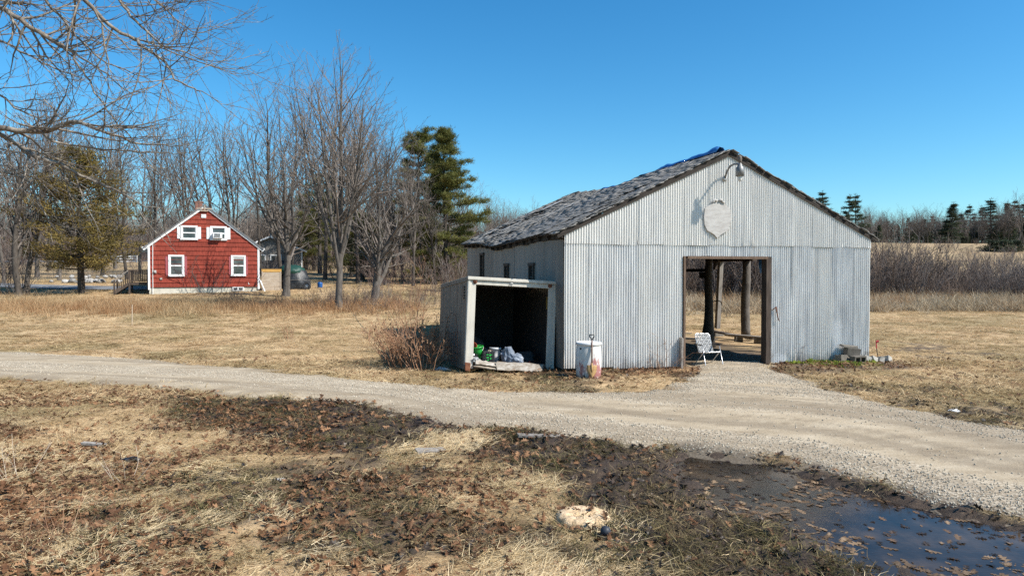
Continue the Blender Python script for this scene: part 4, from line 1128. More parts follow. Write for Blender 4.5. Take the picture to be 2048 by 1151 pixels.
while z < HP - .1:
    x = .02 - (.27 if r % 2 else 0) - rnd.uniform(0, .1)
    while x < HWd:
        w = .52 + rnd.uniform(-.03, .03)
        dz = rnd.uniform(-.008, .008)
        p = [(x + .0025, z + dz), (x + w - .0025, z + dz), (x + w - .0025, z + .33), (x + .0025, z + .33)]
        p = clip(p, -1, 0, -.03); p = p and clip(p, 1, 0, HWd - .03)
        p = p and clip(p, -sl_, 1, HE - .02); p = p and clip(p, sl_, 1, HE - .02 + sl_ * HWd)
        if p and len(p) > 2 and max(q[1] for q in p) - min(q[1] for q in p) > .04 and max(q[0] for q in p) - min(q[0] for q in p) > .04:
            V = []; n = len(p)
            for q in p: V.append((q[0], -.042 + (q[1] - z) * .115 + 0, q[1]))
            for q in p: V.append((q[0], .0, q[1]))
            F = [tuple(range(n)), tuple(range(2 * n - 1, n - 1, -1))] + [(i, i + n, (i + 1) % n + n, (i + 1) % n) for i in range(n)]
            MB().add(V, F).obj('siding_shingle', m_redsh, house)
        x += w
    z += .31; r += 1
for x in (.06, HWd - .06): MB().box((x, -.03, (HE + .40) / 2), (.13, .05, HE - .40)).obj('corner_board', m_white, house)
for s in (0, 1):
    f = MB(); ov = .28
    a = math.atan(sl_); L_ = math.hypot(HWd / 2 + ov, (HWd / 2 + ov) * sl_)
    cx = HWd / 2 + (-1 if s == 0 else 1) * (HWd / 2 + ov) / 2; cz = HP + .04 - (HWd / 2 + ov) * sl_ / 2
    f.box((cx, -.075, cz - .02), (L_, .05, .17), (0, -a if s == 0 else a, 0)); f.obj('rake_board', m_white, house)
    rf = MB(); rf.box((cx, HD / 2 - .05, cz + .09), (L_ + .04, HD + .25, .05), (0, -a if s == 0 else a, 0)); ro = rf.obj('roof', m_asphsh, house)
    MB().box(((-.18 if s == 0 else HWd + .18), -.07, HE - .09), (.34, .06, .13)).obj('eave_return', m_white, house)
ch_ = MB().box((HWd / 2 - .55, 3.6, HP - .1), (.5, .6, 1.5)).box((HWd / 2 - .55, 3.6, HP + .62), (.58, .68, .12))
m_brick = M('red_chimney_brick', [(.16, .07, .05), (.24, .11, .08), (.30, .16, .12)], 9, 5, .9)
co_ = MB().box((HWd / 2 - .55, 3.6, HP - .15), (.46, .56, 1.5)).obj('chimney', m_found, house)
bm_ = MB().box((0, 0, 0), (.205, .10, .062)).mesh('brick', m_brick)
for rr in range(14):
    for k in range(2):
        o = link('brick', bm_, co_, (HWd / 2 - .55 - .12 + .24 * k + (.0 if rr % 2 else .03), 3.6 - .27, HP - .42 + rr * .072))
    o = link('brick', bm_, co_, (HWd / 2 - .55 + .22, 3.6 - .1, HP - .42 + rr * .072), (0, 0, R(90)))
MB().box((HWd / 2 - .55, 3.6, HP + .62), (.56, .66, .07)).obj('chimney_cap', m_brick, house)
def window(x, z, w, h, shut=None, blind=0, parent=house, y=-.05):
    f = MB(); t = .11
    for s in (-1, 1): f.box((x + s * (w / 2 - t / 2), y, z + h / 2), (t, .09, h))
    f.box((x, y, z + h - t / 2), (w - 2 * t, .09, t)); f.box((x, y - .01, z + .05), (w + .04, .12, .10))
    fo = f.obj('window', m_white, parent)
    iw, ih = w - 2 * t, h - t - .1
    for k in range(2):
        zz = z + .1 + ih * (.25 + .5 * k); yy = y + .012 * k
        s2 = MB()
        for s in (-1, 1): s2.box((x + s * (iw / 2 - .022), yy, zz), (.044, .05, ih / 2))
        for s in (-1, 1): s2.box((x, yy, zz + s * (ih / 4 - .02)), (iw - .088, .05, .04))
        s2.obj('sash', m_white, fo)
        MB().box((x, yy + .005, zz), (iw - .08, .012, ih / 2 - .07)).obj('pane', m_glass, fo)
    if blind: MB().box((x, y - .005, z + .1 + ih * (1 - blind / 2)), (iw - .09, .006, ih * blind)).obj('blind', m_curtain, fo)
    if shut:
        m_, sw, sh0 = shut
        for s in (-1, 1):
            q = MB()
            for k in range(3): q.box((x + s * (w / 2 + sw / 2 + .012) + (k - 1) * sw / 3, -.045, z + h / 2), (sw / 3 - .006, .03, h - sh0))
            q.obj('shutter', m_, fo)
    return fo
m_pink = M('faded_pink_outline', [(.32, .07, .08), (.42, .13, .14)], 9, 4, .8)
window(1.72, 1.30, .98, 1.47, (m_pink, .16, .18), .0)
window(5.65, 1.32, .96, 1.46, (m_pink, .12, .2), .12)
window(2.53, 3.80, 1.06, .98, (m_white, .20, .16))
window(4.38, 3.80, 1.06, .98, (m_white, .22, .16))
MB().box((3.45, -.05, HP - .66), (.30, .05, .24)).obj('vent', m_white, house)
f = MB().box((5.62, .0, .42), (.74, .08, .26)).obj('window', m_white, house)
for s in (-1, 1): MB().box((5.62 + s * .17, -.045, .42), (.26, .012, .17)).obj('pane', m_glass, f)
MB().box((.42, -.06, 1.62), (.16, .09, .20)).lathe([(.07, 0), (.07, .06), (.04, .08)], 12, (.42, -.09, 1.62), (R(90), 0, 0)).obj('electric_meter', M('meter_grey', [(.35, .34, .32), (.45, .44, .42)], 5, 3, .5), house)
MB().tube([(.30, -.05, HE + .2), (.28, -.05, 1.7), (.28, -.05, .0)], .022, 6).obj('conduit', m_white, house)
MB().box((.78, -.055, 1.15), (.14, .05, .13)).obj('outlet_box', m_conc_l, house)
MB().box((6.3, -.05, .80), (.03, .02, .14)).box((6.36, -.05, .76), (.05, .02, .03)).obj('hose_tap', m_white, house)
an = MB()
an.tube([(3.52, -.16, HP + .1), (3.52, -.16, HP - .35)], .03, 6); an.box((3.5, -.16, HP - .15), (1.0, .04, .05)); an.box((3.5, -.14, HP - .30), (.5, .05, .07))
an.obj('gable_bracket', m_wood_new, house)
dp_ = MB().tube([(HWd + .02, -.06, 1.05), (HWd + .42, -.2, -.02)], .055, 8)
o = dp_.obj('downspout', m_white, house)
ac = thing('air_conditioner', 'white air conditioner in the right upstairs window of the red house', 'air conditioner', (*HWp(4.32, -.16), HB + 4.13), HA)
MB().box((0, -.02, 0), (.60, .36, .40)).obj('case', m_white, ac, bevel=.02)
gr = MB().box((-.02, -.205, 0), (.36, .012, .26)); gr.obj('grille', m_glass_dark, ac)
for k in range(5): MB().box((-.02, -.214, -.10 + .05 * k), (.36, .008, .012)).obj('louvre', m_white, ac)

# steps and landing at the left side of the house
dk_ = thing('wooden_porch', 'dark wooden porch landing with stairs at the red house left wall', 'porch', (*HWp(-1.25, .55), HB + .02), HA)
for k in range(9): MB().box((.62, .08 + k * .15, .86), (1.2, .14, .035)).obj('plank', m_wood_dark, dk_)
for x in (.06, 1.16):
    for y in (.06, 1.3): MB().box((x, y, .86), (.10, .10, 1.72)).obj('post', m_wood_dark, dk_)
for y in (.06, 1.3):
    MB().box((.61, y, 1.70), (1.24, .10, .06)).obj('rail', m_wood_dark, dk_); MB().box((.61, y, .98), (1.0, .05, .07)).obj('rail', m_wood_dark, dk_)
    for k in range(9): MB().box((.16 + k * .11, y, 1.34), (.035, .035, .66)).obj('baluster', m_wood_dark, dk_)
MB().box((.61, .04, .79), (1.2, .04, .16)).obj('skirt_board', m_wood_dark, dk_)
for y in (.06, 1.3):
    MB().box((-.42, y, 1.38), (1.06, .09, .05), (0, R(-36), 0)).obj('stair_rail', m_wood_grey, dk_)
    MB().box((-.42, y, .48), (1.1, .04, .20), (0, R(-36), 0)).obj('stringer', m_wood_dark, dk_)
    MB().box((-.84, y, .52), (.09, .09, 1.05)).obj('post', m_wood_dark, dk_)
    for k in range(6): MB().box((-.08 - k * .125, y, .96 - k * .09), (.03, .03, .70)).obj('baluster', m_wood_dark, dk_)
for k in range(4): MB().box((-.10 - k * .22, .68, .70 - k * .17), (.26, 1.2, .04)).obj('step', m_wood_dark, dk_)

# plywood bin beside the house
bx_, by_ = HWp(7.20, .35)
bn = thing('plywood_bin', 'tall plywood bin with a yellow top board beside the red house', 'bin', (bx_, by_, Hs(bx_, by_) - .05), HA)
for k in range(4): MB().box((.66, 0, .18 + k * .345), (1.32, .03, .335)).obj('plank', m_wood_new, bn)
MB().box((.66, -.01, 1.50), (1.36, .05, .22)).obj('top_board', M('yellow_lumber', [(.42, .23, .06), (.55, .33, .10)], 3, 4, .8), bn)
MB().box((.66, .6, 1.63), (1.42, 1.3, .035)).obj('lid', m_wood_dark, bn)
MB().box((1.31, .6, .8), (.03, 1.15, 1.5)).obj('side_panel', m_wood_dark, bn)
for x in (.03, 1.29): MB().box((x, -.03, .72), (.07, .03, 1.4)).obj('batten', m_wood_new, bn)

# grey house further back
gx_, gy_ = at(501, 540, 72)[:2]
gb = thing('grey_house', 'grey shingled house with white trim behind the red house', 'house', (gx_, gy_, Hs(gx_, gy_) - .6), R(20))
m_gsh = M('grey_siding', [(.12, .115, .105), (.19, .18, .165), (.24, .23, .215)], 5, 5, .9, mapping=(1, 1, 4), bmp=.3)
MB().prism([(0, 0), (5.2, 0), (5.2, 3.1), (2.0, 4.5), (0, 3.6)], 0, 6).obj('wall', m_gsh, gb)
MB().box((1.0, 3, 4.1), (2.5, 6.6, .1), (0, R(-24), 0)).obj('roof', m_asphsh, gb); MB().box((3.75, 3, 3.78), (4.0, 6.6, .1), (0, R(23), 0)).obj('roof', m_asphsh, gb)
MB().box((.95, -.32, 4.02), (2.6, .06, .16), (0, R(-24), 0)).obj('rake_board', m_white, gb); MB().box((3.8, -.32, 3.7), (4.1, .06, .16), (0, R(23), 0)).obj('rake_board', m_white, gb)
MB().box((5.17, -.03, 1.5), (.14, .08, 3.0)).obj('corner_board', m_white, gb)
for x in (.95, 2.55): 
    f = MB().box((x, -.03, 2.1), (1.15, .07, .95)).obj('window', m_white, gb); MB().box((x, -.07, 2.1), (.95, .02, .75)).obj('pane', m_glass, f)
MB().box((1.7, -1.3, 1.25), (4.2, 2.8, .10), (R(28), 0, 0)).obj('porch_roof', M('dark_roofing', [(.03, .032, .036), (.06, .062, .068)], 7, 5, .9), gb)
for x in (0, 3.6): MB().box((x, -2.4, .3), (.12, .12, .9)).obj('porch_post', m_white, gb)

# covered heap with a tyre, blue drum
hx, hy, _ = at(590, 575, 51)
hz = Hs(hx, hy)
m_gtarp = M('dark_green_tarp', [(.008, .03, .022), (.014, .05, .038), (.02, .07, .05)], 5, 5, .45, bmp=.5, bdist=.03)
m_btarp = M('black_sheet', [(.008, .009, .010), (.02, .021, .023), (.06, .063, .066)], 4, 6, .42, spec=.4, bmp=.6, bdist=.04)
hp_ = thing('covered_heap', 'rounded heap covered in black and green tarps by the yard tree', 'covered heap', (hx, hy, hz))
def dome(rx, ry, h, seed, z0=0, off=(0, 0)):
    V = []; k = 28; n = 10
    for i in range(n):
        t = i / (n - 1); 
        for j in range(k):
            q = 2 * math.pi * j / k; w = 1 + .13 * (float(vnoise(np.array([math.cos(q) * 2 + seed]), np.array([math.sin(q) * 2 + t * 3]), seed)[0]) - .5) * 2
            V.append((off[0] + rx * w * math.cos(t * 1.5) ** .6 * math.cos(q), off[1] + ry * w * math.cos(t * 1.5) ** .6 * math.sin(q), z0 + h * math.sin(t * 1.5) + .05 * math.sin(j * 3 + seed + i)))
    F = [(i * k + j, i * k + (j + 1) % k, (i + 1) * k + (j + 1) % k, (i + 1) * k + j) for i in range(n - 1) for j in range(k)]
    return MB().add(V, F + [tuple((n - 1) * k + j for j in range(k))])
dome(1.18, .9, 1.70, 3, -.1).obj('black_sheet', m_btarp, hp_, True)
dome(.95, .85, .62, 5, 1.12, (-.25, 0)).obj('green_sheet', m_gtarp, hp_, True)
MB().tube([(-1.2, -.3, .5), (-.4, -.95, .62), (.5, -.93, .66), (1.2, -.3, .6)], .012, 5).obj('rope', m_wood_grey, hp_)
tx, ty, _ = at(614, 577, 50)
ty_ = thing('old_tyre', 'worn tyre standing against the covered heap', 'tyre', (tx, ty, Hs(tx, ty)), R(-8))
m_rub = M('tyre_rubber', [(.02, .02, .021), (.045, .045, .046)], 8, 4, .8)
MB().lathe([(.17, -.08), (.26, -.10), (.29, -.06), (.29, .06), (.26, .10), (.17, .08), (.17, -.08)], 28, (0, 0, .27), (R(84), 0, 0), False, False).obj('tyre', m_rub, ty_, True)
MB().lathe([(.03, -.02), (.10, -.04), (.172, -.05), (.172, .05), (.03, .03)], 24, (0, 0, .27), (R(84), 0, 0)).obj('rim', m_galv, ty_, True)
bx2, by2, _ = at(640, 580, 52)
bd = thing('blue_drum', 'small blue plastic drum by a trunk right of the heap', 'drum', (bx2, by2, Hs(bx2, by2)))
MB().lathe([(.17, 0), (.19, .05), (.195, .3), (.185, .38), (.10, .42)], 18).obj('body', M('blue_plastic', [(.01, .06, .20), (.02, .10, .32)], 4, 3, .4), bd, True)
MB().lathe([(.08, .40), (.08, .46), (.02, .47)], 14).obj('lid', m_black, bd, True)

# pickup truck on the road (mostly hidden by the house)
kx, ky, _ = at(288, 522, 106)
pk_ = thing('pickup_truck', 'dark grey pickup truck on the road left of the red house', 'pickup truck', (kx, ky, Hs(kx, ky) + .06), R(8))
m_paint = M('dark_grey_paint', [(.03, .032, .036), (.045, .047, .052)], 3, 3, .25, .3, spec=.6)
MB().prism([(-2.2, .45), (2.9, .45), (2.95, 1.05), (1.1, 1.12), (-.15, 1.12), (-.2, 1.12), (-1.95, 1.08), (-2.25, .85)], -.95, .95).obj('body', m_paint, pk_, bevel=.05)
MB().prism([(-.75, 1.12), (-.25, 1.82), (1.0, 1.85), (1.25, 1.12)], -.85, .85).obj('cab', m_paint, pk_, bevel=.06)
MB().box((.3, -.865, 1.46), (.75, .03, .42)).obj('side_window', m_glass, pk_)
for x in (-1.4, 1.9):
    w_ = MB().lathe([(.2, -.12), (.36, -.14), (.39, -.08), (.39, .08), (.36, .14), (.2, .12)], 24, (x, -.9, .39), (R(90), 0, 0)).obj('wheel', m_rub, pk_, True)
    MB().lathe([(.02, .03), (.2, .05), (.22, .12), (.24, .13)], 16, (x, -.92, .39), (R(90), 0, 0)).obj('rim', m_galv, w_, True)
MB().box((-2.2, -.7, .85), (.12, .3, .16)).obj('headlight', m_white, pk_)
MB().box((-2.25, 0, .5), (.18, 1.8, .2)).obj('bumper', m_black, pk_)
# white board fence
fx, fy, _ = at(236, 519, 99)
fn = thing('board_fence', 'white board fence beside the road behind the cedar', 'fence', (fx, fy, Hs(fx, fy)), R(3))
for k in range(4): MB().box((-2.6 + k * 1.75, 0, .5), (.12, .12, 1.1)).obj('post', m_white, fn)
for z in (.18, .55, .92): MB().box((0, -.08, z), (5.4, .03, .17)).obj('rail', m_white, fn)
# dry stone wall along the lane
m_stone = M('field_granite', [(.16, .15, .14), (.28, .27, .255), (.42, .41, .39)], 5, 5, .95, bmp=.5, rand=.35)
import bmesh
def rock_mesh(seed, s=(1, 1, 1), m=m_stone, name='stone', sub=2):
    bm = bmesh.new(); bmesh.ops.create_icosphere(bm, subdivisions=sub, radius=.5); rg = np.random.default_rng(seed)
    for v in bm.verts:
        p = v.co; d = .78 + .5 * float(vnoise(np.array([p.x * 3 + seed]), np.array([p.y * 3 + p.z * 2]), seed)[0]) + rg.normal(0, .02)
        v.co = Vector((p.x * d * s[0], p.y * d * s[1], p.z * d * s[2]))
    me = bpy.data.meshes.new(name); bm.to_mesh(me); bm.free(); me.materials.append(m); return me
rocks = [rock_mesh(i, (1, .8, .7)) for i in range(5)]
wx, wy, _ = at(170, 555, 57)
sw = thing('stone_wall', 'low tumbled stone wall along the lane behind the cedar', 'stone wall', (wx, wy, Hs(wx, wy)), R(-4))
rg = np.random.default_rng(8)
for k in range(34):
    x = rg.uniform(-3.0, 3.2); s = rg.uniform(.3, .75) if k < 24 else rg.uniform(.3, .5)
    yy = rg.uniform(-.35, .35); ww = (wx + x, wy + yy)
    link('stone', rocks[k % 5], sw, (x, yy, Hs(*ww) - Hs(wx, wy) + (.12 if k < 24 else .5)), tuple(rg.uniform(-.5, .5, 2)) + (rg.uniform(0, 6),), s)

# ------------------------------------------------------------------ trees
def tubes_np(lines, k):
    """lines: list of (pts (n,3), rad (n,)); k-sided tubes -> V, F"""
    by = {}
    for p, r in lines: by.setdefault(len(p), []).append((p, r))
    VV = []; FF = []; o = 0
    for n, ls in by.items():
        P = np.array([l[0] for l in ls]); Rr = np.array([l[1] for l in ls]); B = len(ls)
        T = np.gradient(P, axis=1); T /= np.linalg.norm(T, axis=2, keepdims=True) + 1e-9
        ref = np.where(np.abs(T[:, :1, 2:3]) > .8, np.array([1., .2, 0]), np.array([.1, .2, 1.]))
        A = np.cross(T, np.broadcast_to(ref, T.shape)); A /= np.linalg.norm(A, axis=2, keepdims=True) + 1e-9
        Bn = np.cross(T, A)
        q = 2 * np.pi * np.arange(k) / k
        ring = P[:, :, None, :] + Rr[:, :, None, None] * (A[:, :, None, :] * np.cos(q)[None, None, :, None] + Bn[:, :, None, :] * np.sin(q)[None, None, :, None])
        VV.append(ring.reshape(-1, 3))
        b = np.arange(B)[:, None, None] * n * k; i = np.arange(n - 1)[None, :, None] * k; j = np.arange(k)[None, None, :]; j2 = (j + 1) % k
        FF.append(np.stack([b + i + j, b + i + j2, b + i + k + j2, b + i + k + j], -1).reshape(-1, 4) + o)
        o += B * n * k
    return np.concatenate(VV), np.concatenate(FF)
def merge(parts):
    V = []; F = []; o = 0
    for v, f in parts: V.append(v); F.append(f + o); o += len(v)
    return np.concatenate(V), np.concatenate(F)
def norm(v): return v / (np.linalg.norm(v) + 1e-9)
def limb(rg, p, d, L, r0, r1, n, wig, trop):
    pts = [np.array(p, float)]; d = norm(np.array(d, float))
    for i in range(n):
        d = norm(d + rg.normal(0, wig, 3) + np.array([0, 0, trop]))
        pts.append(pts[-1] + d * L / n)
    return np.array(pts), np.linspace(1, 0, n + 1) ** .8 * (r0 - r1) + r1
def side_dir(rg, d, ang, az=None):
    a = norm(np.cross(d, [.3, .2, .9] if abs(d[2]) < .9 else [1, .1, 0])); b = np.cross(d, a)
    q = rg.uniform(0, 2 * math.pi) if az is None else az
    return norm(d * math.cos(ang) + (a * math.cos(q) + b * math.sin(q)) * math.sin(ang))
def interp_line(l, t):
    p, r = l; n = len(p) - 1; f = min(t * n, n - 1e-6); i = int(f); f -= i
    return p[i] * (1 - f) + p[i + 1] * f, r[i] * (1 - f) + r[i + 1] * f, norm(p[i + 1] - p[i])
def sprout(rg, lines, per_m, nmax, t0, ratio, ang, rr, rmin, seg, wig, trop, lmin=.25, fall=.55):
    out = []
    for l in lines:
        L = np.linalg.norm(np.diff(l[0], axis=0), axis=1).sum()
        n = int(min(nmax, max(1, round(L * per_m + rg.uniform(-.4, .4)))))
        for k in range(n):
            t = t0 + (1 - t0) * (k + rg.uniform(.2, .9)) / n
            p, r, d = interp_line(l, min(t, .98))
            ln = max(lmin, L * ratio * (1 - fall * t) * rg.uniform(.65, 1.3))
            dd = side_dir(rg, d, R(rg.uniform(*ang)))
            out.append(limb(rg, p, dd, ln, max(r * rr, rmin * 1.3), rmin, seg, wig, trop))
    return out
def bare_tree(seed, Ht, r0, fork=.3, n1=14, ang=(25, 50), wide=.42, trop=.06, twig=.008, d2=1.3, d3=1.6, d4=2.2, lean=(0, 0), leaders=1, wig=.05, n4=4):
    rg = np.random.default_rng(seed)
    tr = limb(rg, (0, 0, -.25), (lean[0], lean[1], 1), Ht * .96, r0, r0 * .08, 12, wig, .03)
    tr[1][0] *= 1.35
    L0 = [tr]
    for k in range(leaders - 1):
        p, r, d = interp_line(tr, fork * rg.uniform(.55, 1.1))
        L0.append(limb(rg, p, side_dir(rg, d, R(rg.uniform(14, 30)), k * 2.4), Ht * rg.uniform(.55, .75), r * .62, r0 * .05, 9, wig * 1.2, .09))
    L1 = []
    for q, l in enumerate(L0):
        n = n1 if q == 0 else max(5, int(n1 * .55))
        for k in range(n):
            f = fork if q == 0 else .2
            t = f + (.97 - f) * (k + rg.uniform(.1, .9)) / n
            p, r, d = interp_line(l, t)
            ln = Ht * wide * (1.05 - .75 * (t - f) / (1 - f)) * rg.uniform(.7, 1.15) * (1 if q == 0 else .65)
            L1.append(limb(rg, p, side_dir(rg, d, R(rg.uniform(*ang)), k * 2.4 + rg.uniform(-.5, .5)), ln, r * .42, twig * 1.2, 7, .07, trop))
    L2 = sprout(rg, L1 + L0, d2, 9, .22, .48, (28, 55), .55, twig, 5, .10, trop, .5)
    L3 = sprout(rg, L2, d3, 7, .15, .5, (25, 55), .6, twig * .85, 4, .11, trop, .3)
    L4 = sprout(rg, L3, d4, n4, .1, .5, (20, 50), .7, twig * .7, 2, .10, trop, .18)
    return L0, L1, L2, L3, L4
def bare_meshes(name, *a, bark=None, twigm=None, **k):
    L0, L1, L2, L3, L4 = bare_tree(*a, **k)
    V, F = merge([tubes_np(L0, 8), tubes_np(L1, 5)])
    t = mesh_np('trunk', V, F, bark or m_bark, True)
    V, F = merge([tubes_np(L2, 3), tubes_np(L3, 3), tubes_np(L4, 3)])
    c = mesh_np('crown', V, F, twigm or m_twig, False)
    return t, c
def tufts(rg, centers, dirs, n, spread, ln, wd, flat_=1.0, up=.0):
    """clouds of leaf-sized triangles around points; returns V,F,tone"""
    M_ = len(centers); C_ = np.repeat(centers, n, 0); D = np.repeat(dirs, n, 0)
    K = len(C_)
    off = rg.normal(0, 1, (K, 3)) * spread; off[:, 2] *= flat_
    d = D + rg.normal(0, .75, (K, 3)); d[:, 2] += up; d /= np.linalg.norm(d, axis=1, keepdims=True)
    s = np.cross(d, rg.normal(0, 1, (K, 3))); s /= np.linalg.norm(s, axis=1, keepdims=True) + 1e-9
    l = ln * rg.uniform(.6, 1.4, (K, 1)); w = wd * rg.uniform(.7, 1.3, (K, 1))
    b = C_ + off
    V = np.stack([b - s * w * .5, b + s * w * .5, b + d * l], 1).reshape(-1, 3)
    F = np.arange(3 * K).reshape(-1, 3)
    base = np.repeat(rg.random(M_), n); tone = np.clip(base * .65 + .35 * rg.random(K), 0, 1)
    return V, F, np.repeat(tone, 3)
def pine_meshes(seed, Ht, r0, clear, prof, leaf, gap=.62, nper=(4, 6), droop=.05, n_tuft=16, ln=.20, wd=.045, spread=.16, up=.5, dens=1.0, bark=None, lean=0, lop=None, upt=24, flat_=.55):
    rg = np.random.default_rng(seed)
    tr = limb(rg, (0, 0, -.2), (lean, 0, 1), Ht, r0, .02, 12, .012, .02)
    Ls = []; sub = []
    z = clear
    while z < Ht * .97:
        t = z / Ht
        for k in range(rg.integers(nper[0], nper[1] + 1)):
            az = rg.uniform(0, 2 * math.pi)
            L = prof((t - clear / Ht) / (1 - clear / Ht)) * rg.uniform(.5, 1.2)
            if lop is not None: L *= 1 + lop * math.cos(az)
            if L < .06: L = .06
            p, r, d = interp_line(tr, min(.985, t + rg.uniform(-.012, .012)))
            el = R(rg.uniform(-4, 16) + upt * t ** 2)
            l = limb(rg, p, (math.cos(az) * math.cos(el), math.sin(az) * math.cos(el), math.sin(el)), L, max(.012, r * .3), .008, 5, .07, .03 - droop)
            Ls.append(l)
        z += gap * rg.uniform(.7, 1.3) * (1 - .35 * t)
    for l in Ls:
        L = np.linalg.norm(l[0][-1] - l[0][0]); n = max(2, int(L * 2.4 * dens))
        for k in range(n):
            t = .28 + .72 * (k + rg.uniform(0, 1)) / n
            p, r, d = interp_line(l, min(t, .98))
            sd_ = side_dir(rg, d, R(rg.uniform(25, 70)), rg.choice([0, math.pi]) + rg.normal(0, .35))
            sub.append(limb(rg, p, sd_, .15 + .28 * L * (1.1 - t) * rg.uniform(.6, 1.3), .008, .004, 2, .1, .05))
    cen = []; dr = []
    for l in sub + Ls:
        for t in (.35, .65, .95):
            p, r, d = interp_line(l, t); cen.append(p); dr.append(d)
    for l in Ls:
        p, r, d = interp_line(l, .99); cen.append(p); dr.append(d)
    cen.append(tr[0][-1]); dr.append(np.array([0, 0, 1.]))
    V, F, tone = tufts(rg, np.array(cen), np.array(dr), n_tuft, spread, ln, wd, flat_, up)
    Vt, Ft = merge([tubes_np([tr], 8), tubes_np(Ls, 4), tubes_np(sub, 3)])
    return mesh_np('trunk', Vt, Ft, bark or m_bark_dark, True), mesh_np('crown', V, F, leaf, False, dict(tone=tone))

def plant(meshes, name, label, cat, x, y, rz=0, s=1.0, group=None, z=None, tilt=(0, 0)):
    t = thing(name, label, cat, (x, y, (Hs(x, y) if z is None else z)), rz, group); t.scale = (s, s, s) if not hasattr(s, '__len__') else s
    t.rotation_euler = (tilt[0], tilt[1], rz)
    link('trunk', meshes[0], t); link('crown', meshes[1], t)
    return t

# --- trees of the yard
mx, my = at(678, 612, 37.5)[:2]
plant(bare_meshes('maple', 21, 14.6, .20, fork=.21, n1=20, ang=(16, 38), wide=.47, trop=.075, twig=.0065, d2=1.45, d3=1.7, d4=2.2, leaders=6, wig=.022), 'maple_tree', 'tall bare grey maple with many upright limbs in the yard', 'tree', mx, my, .4)
tx, ty = at(571, 600, 45)[:2]
plant(bare_meshes('yard', 5, 9.2, .26, fork=.36, n1=12, ang=(35, 70), wide=.38, trop=.05, twig=.009, d2=1.2, d3=1.6, d4=1.8, leaders=3, wig=.075, bark=m_bark), 'yard_tree', 'thick twisted bare tree at the right of the red house', 'tree', tx, ty, 2.0)
sx_, sy_ = at(573, 440, 42)[:2]
st_ = MB(); zb_ = float(at(573, 438, 42)[2]); 
vx, vy = at(748, 606, 40)[:2]
plant(bare_meshes('old', 33, 7.6, .26, fork=.28, n1=15, ang=(35, 75), wide=.42, trop=.02, twig=.009, d2=1.3, d3=1.7, d4=1.8, leaders=4, wig=.09, bark=m_bark), 'old_tree', 'leaning lichen covered tree with tangled dead limbs right of the maple', 'tree', vx, vy, 1.0)
# near left pair by the lane
for i, (px, Y, s, a, lab) in enumerate(((38, 44, 1.0, .2, 'bare grey tree left of the two trunks by the lane'), (52, 46, 1.05, 2.2, 'bare dark trunk right of the pair beside the lane'))):
    x, y = at(px, 580, Y)[:2]
    plant(bare_meshes('lane', 60 + i, 11.5 + i, .20 - .03 * i, fork=.30, n1=16, ang=(25, 55), wide=.36, trop=.05, d2=1.3, d3=1.6, d4=1.8, leaders=2, bark=m_bark_dark), 'lane_tree', lab, 'tree', x, y, a, s)
# cedar
cx, cy = at(163, 580, 47)[:2]
rgc = np.random.default_rng(4)
plant(pine_meshes(41, 10.2, .24, 1.9, lambda t: (4.0 * (.72 + .28 * math.sin(math.pi * min(1, t / .5)))) if t < .55 else (2.9 * (1 - t) / .45 + .35), m_cedar, gap=.5, nper=(5, 7), droop=.0, n_tuft=13, ln=.20, wd=.06, spread=.26, up=.35, dens=.9), 'cedar_tree', 'broad olive brown cedar standing by the lane left of the house', 'tree', cx, cy, .3)
# white pines at the right of the wood
for i, (px, Y, Ht, seed, prof, lab, lop) in enumerate((
        (838, 66, 14.0, 71, lambda t: 3.7 * (1 - t) ** .55 * (.35 + .65 * min(1, t * 2.2)) + .5, 'round topped dark green pine behind the bare trees', .25),
        (893, 58, 13.2, 72, lambda t: 3.9 * (1 - t) ** .85 + .25, 'tall layered green pine with drooping plates left of the barn roof', .28),
        (640, 72, 11.0, 73, lambda t: 2.6 * (1 - t) ** .6 + .4, 'dark pine seen through the limbs of the maple', 0),
        (628, 78, 8.0, 74, lambda t: 2.7 * (1 - t) ** .7 + .3, 'short green pine right of the grey house', 0),
        (725, 62, 6.2, 75, lambda t: 2.8 * (1 - t) ** .7 + .3, 'low green pine between maple and old tree', 0))):
    x, y = at(px, 560, Y)[:2]
    plant(pine_meshes(seed, Ht, .24, 1.0 + (2.4 if i in (0, 2) else 0), prof, m_needle, gap=.64 if i < 3 else .6, nper=(5, 7), n_tuft=32 if i < 2 else 16, ln=.22, wd=.042, spread=.17, up=.45, lop=lop), 'pine_tree', lab, 'pine tree', x, y, .5 * i, 1.0, 'pines at the edge of the wood')

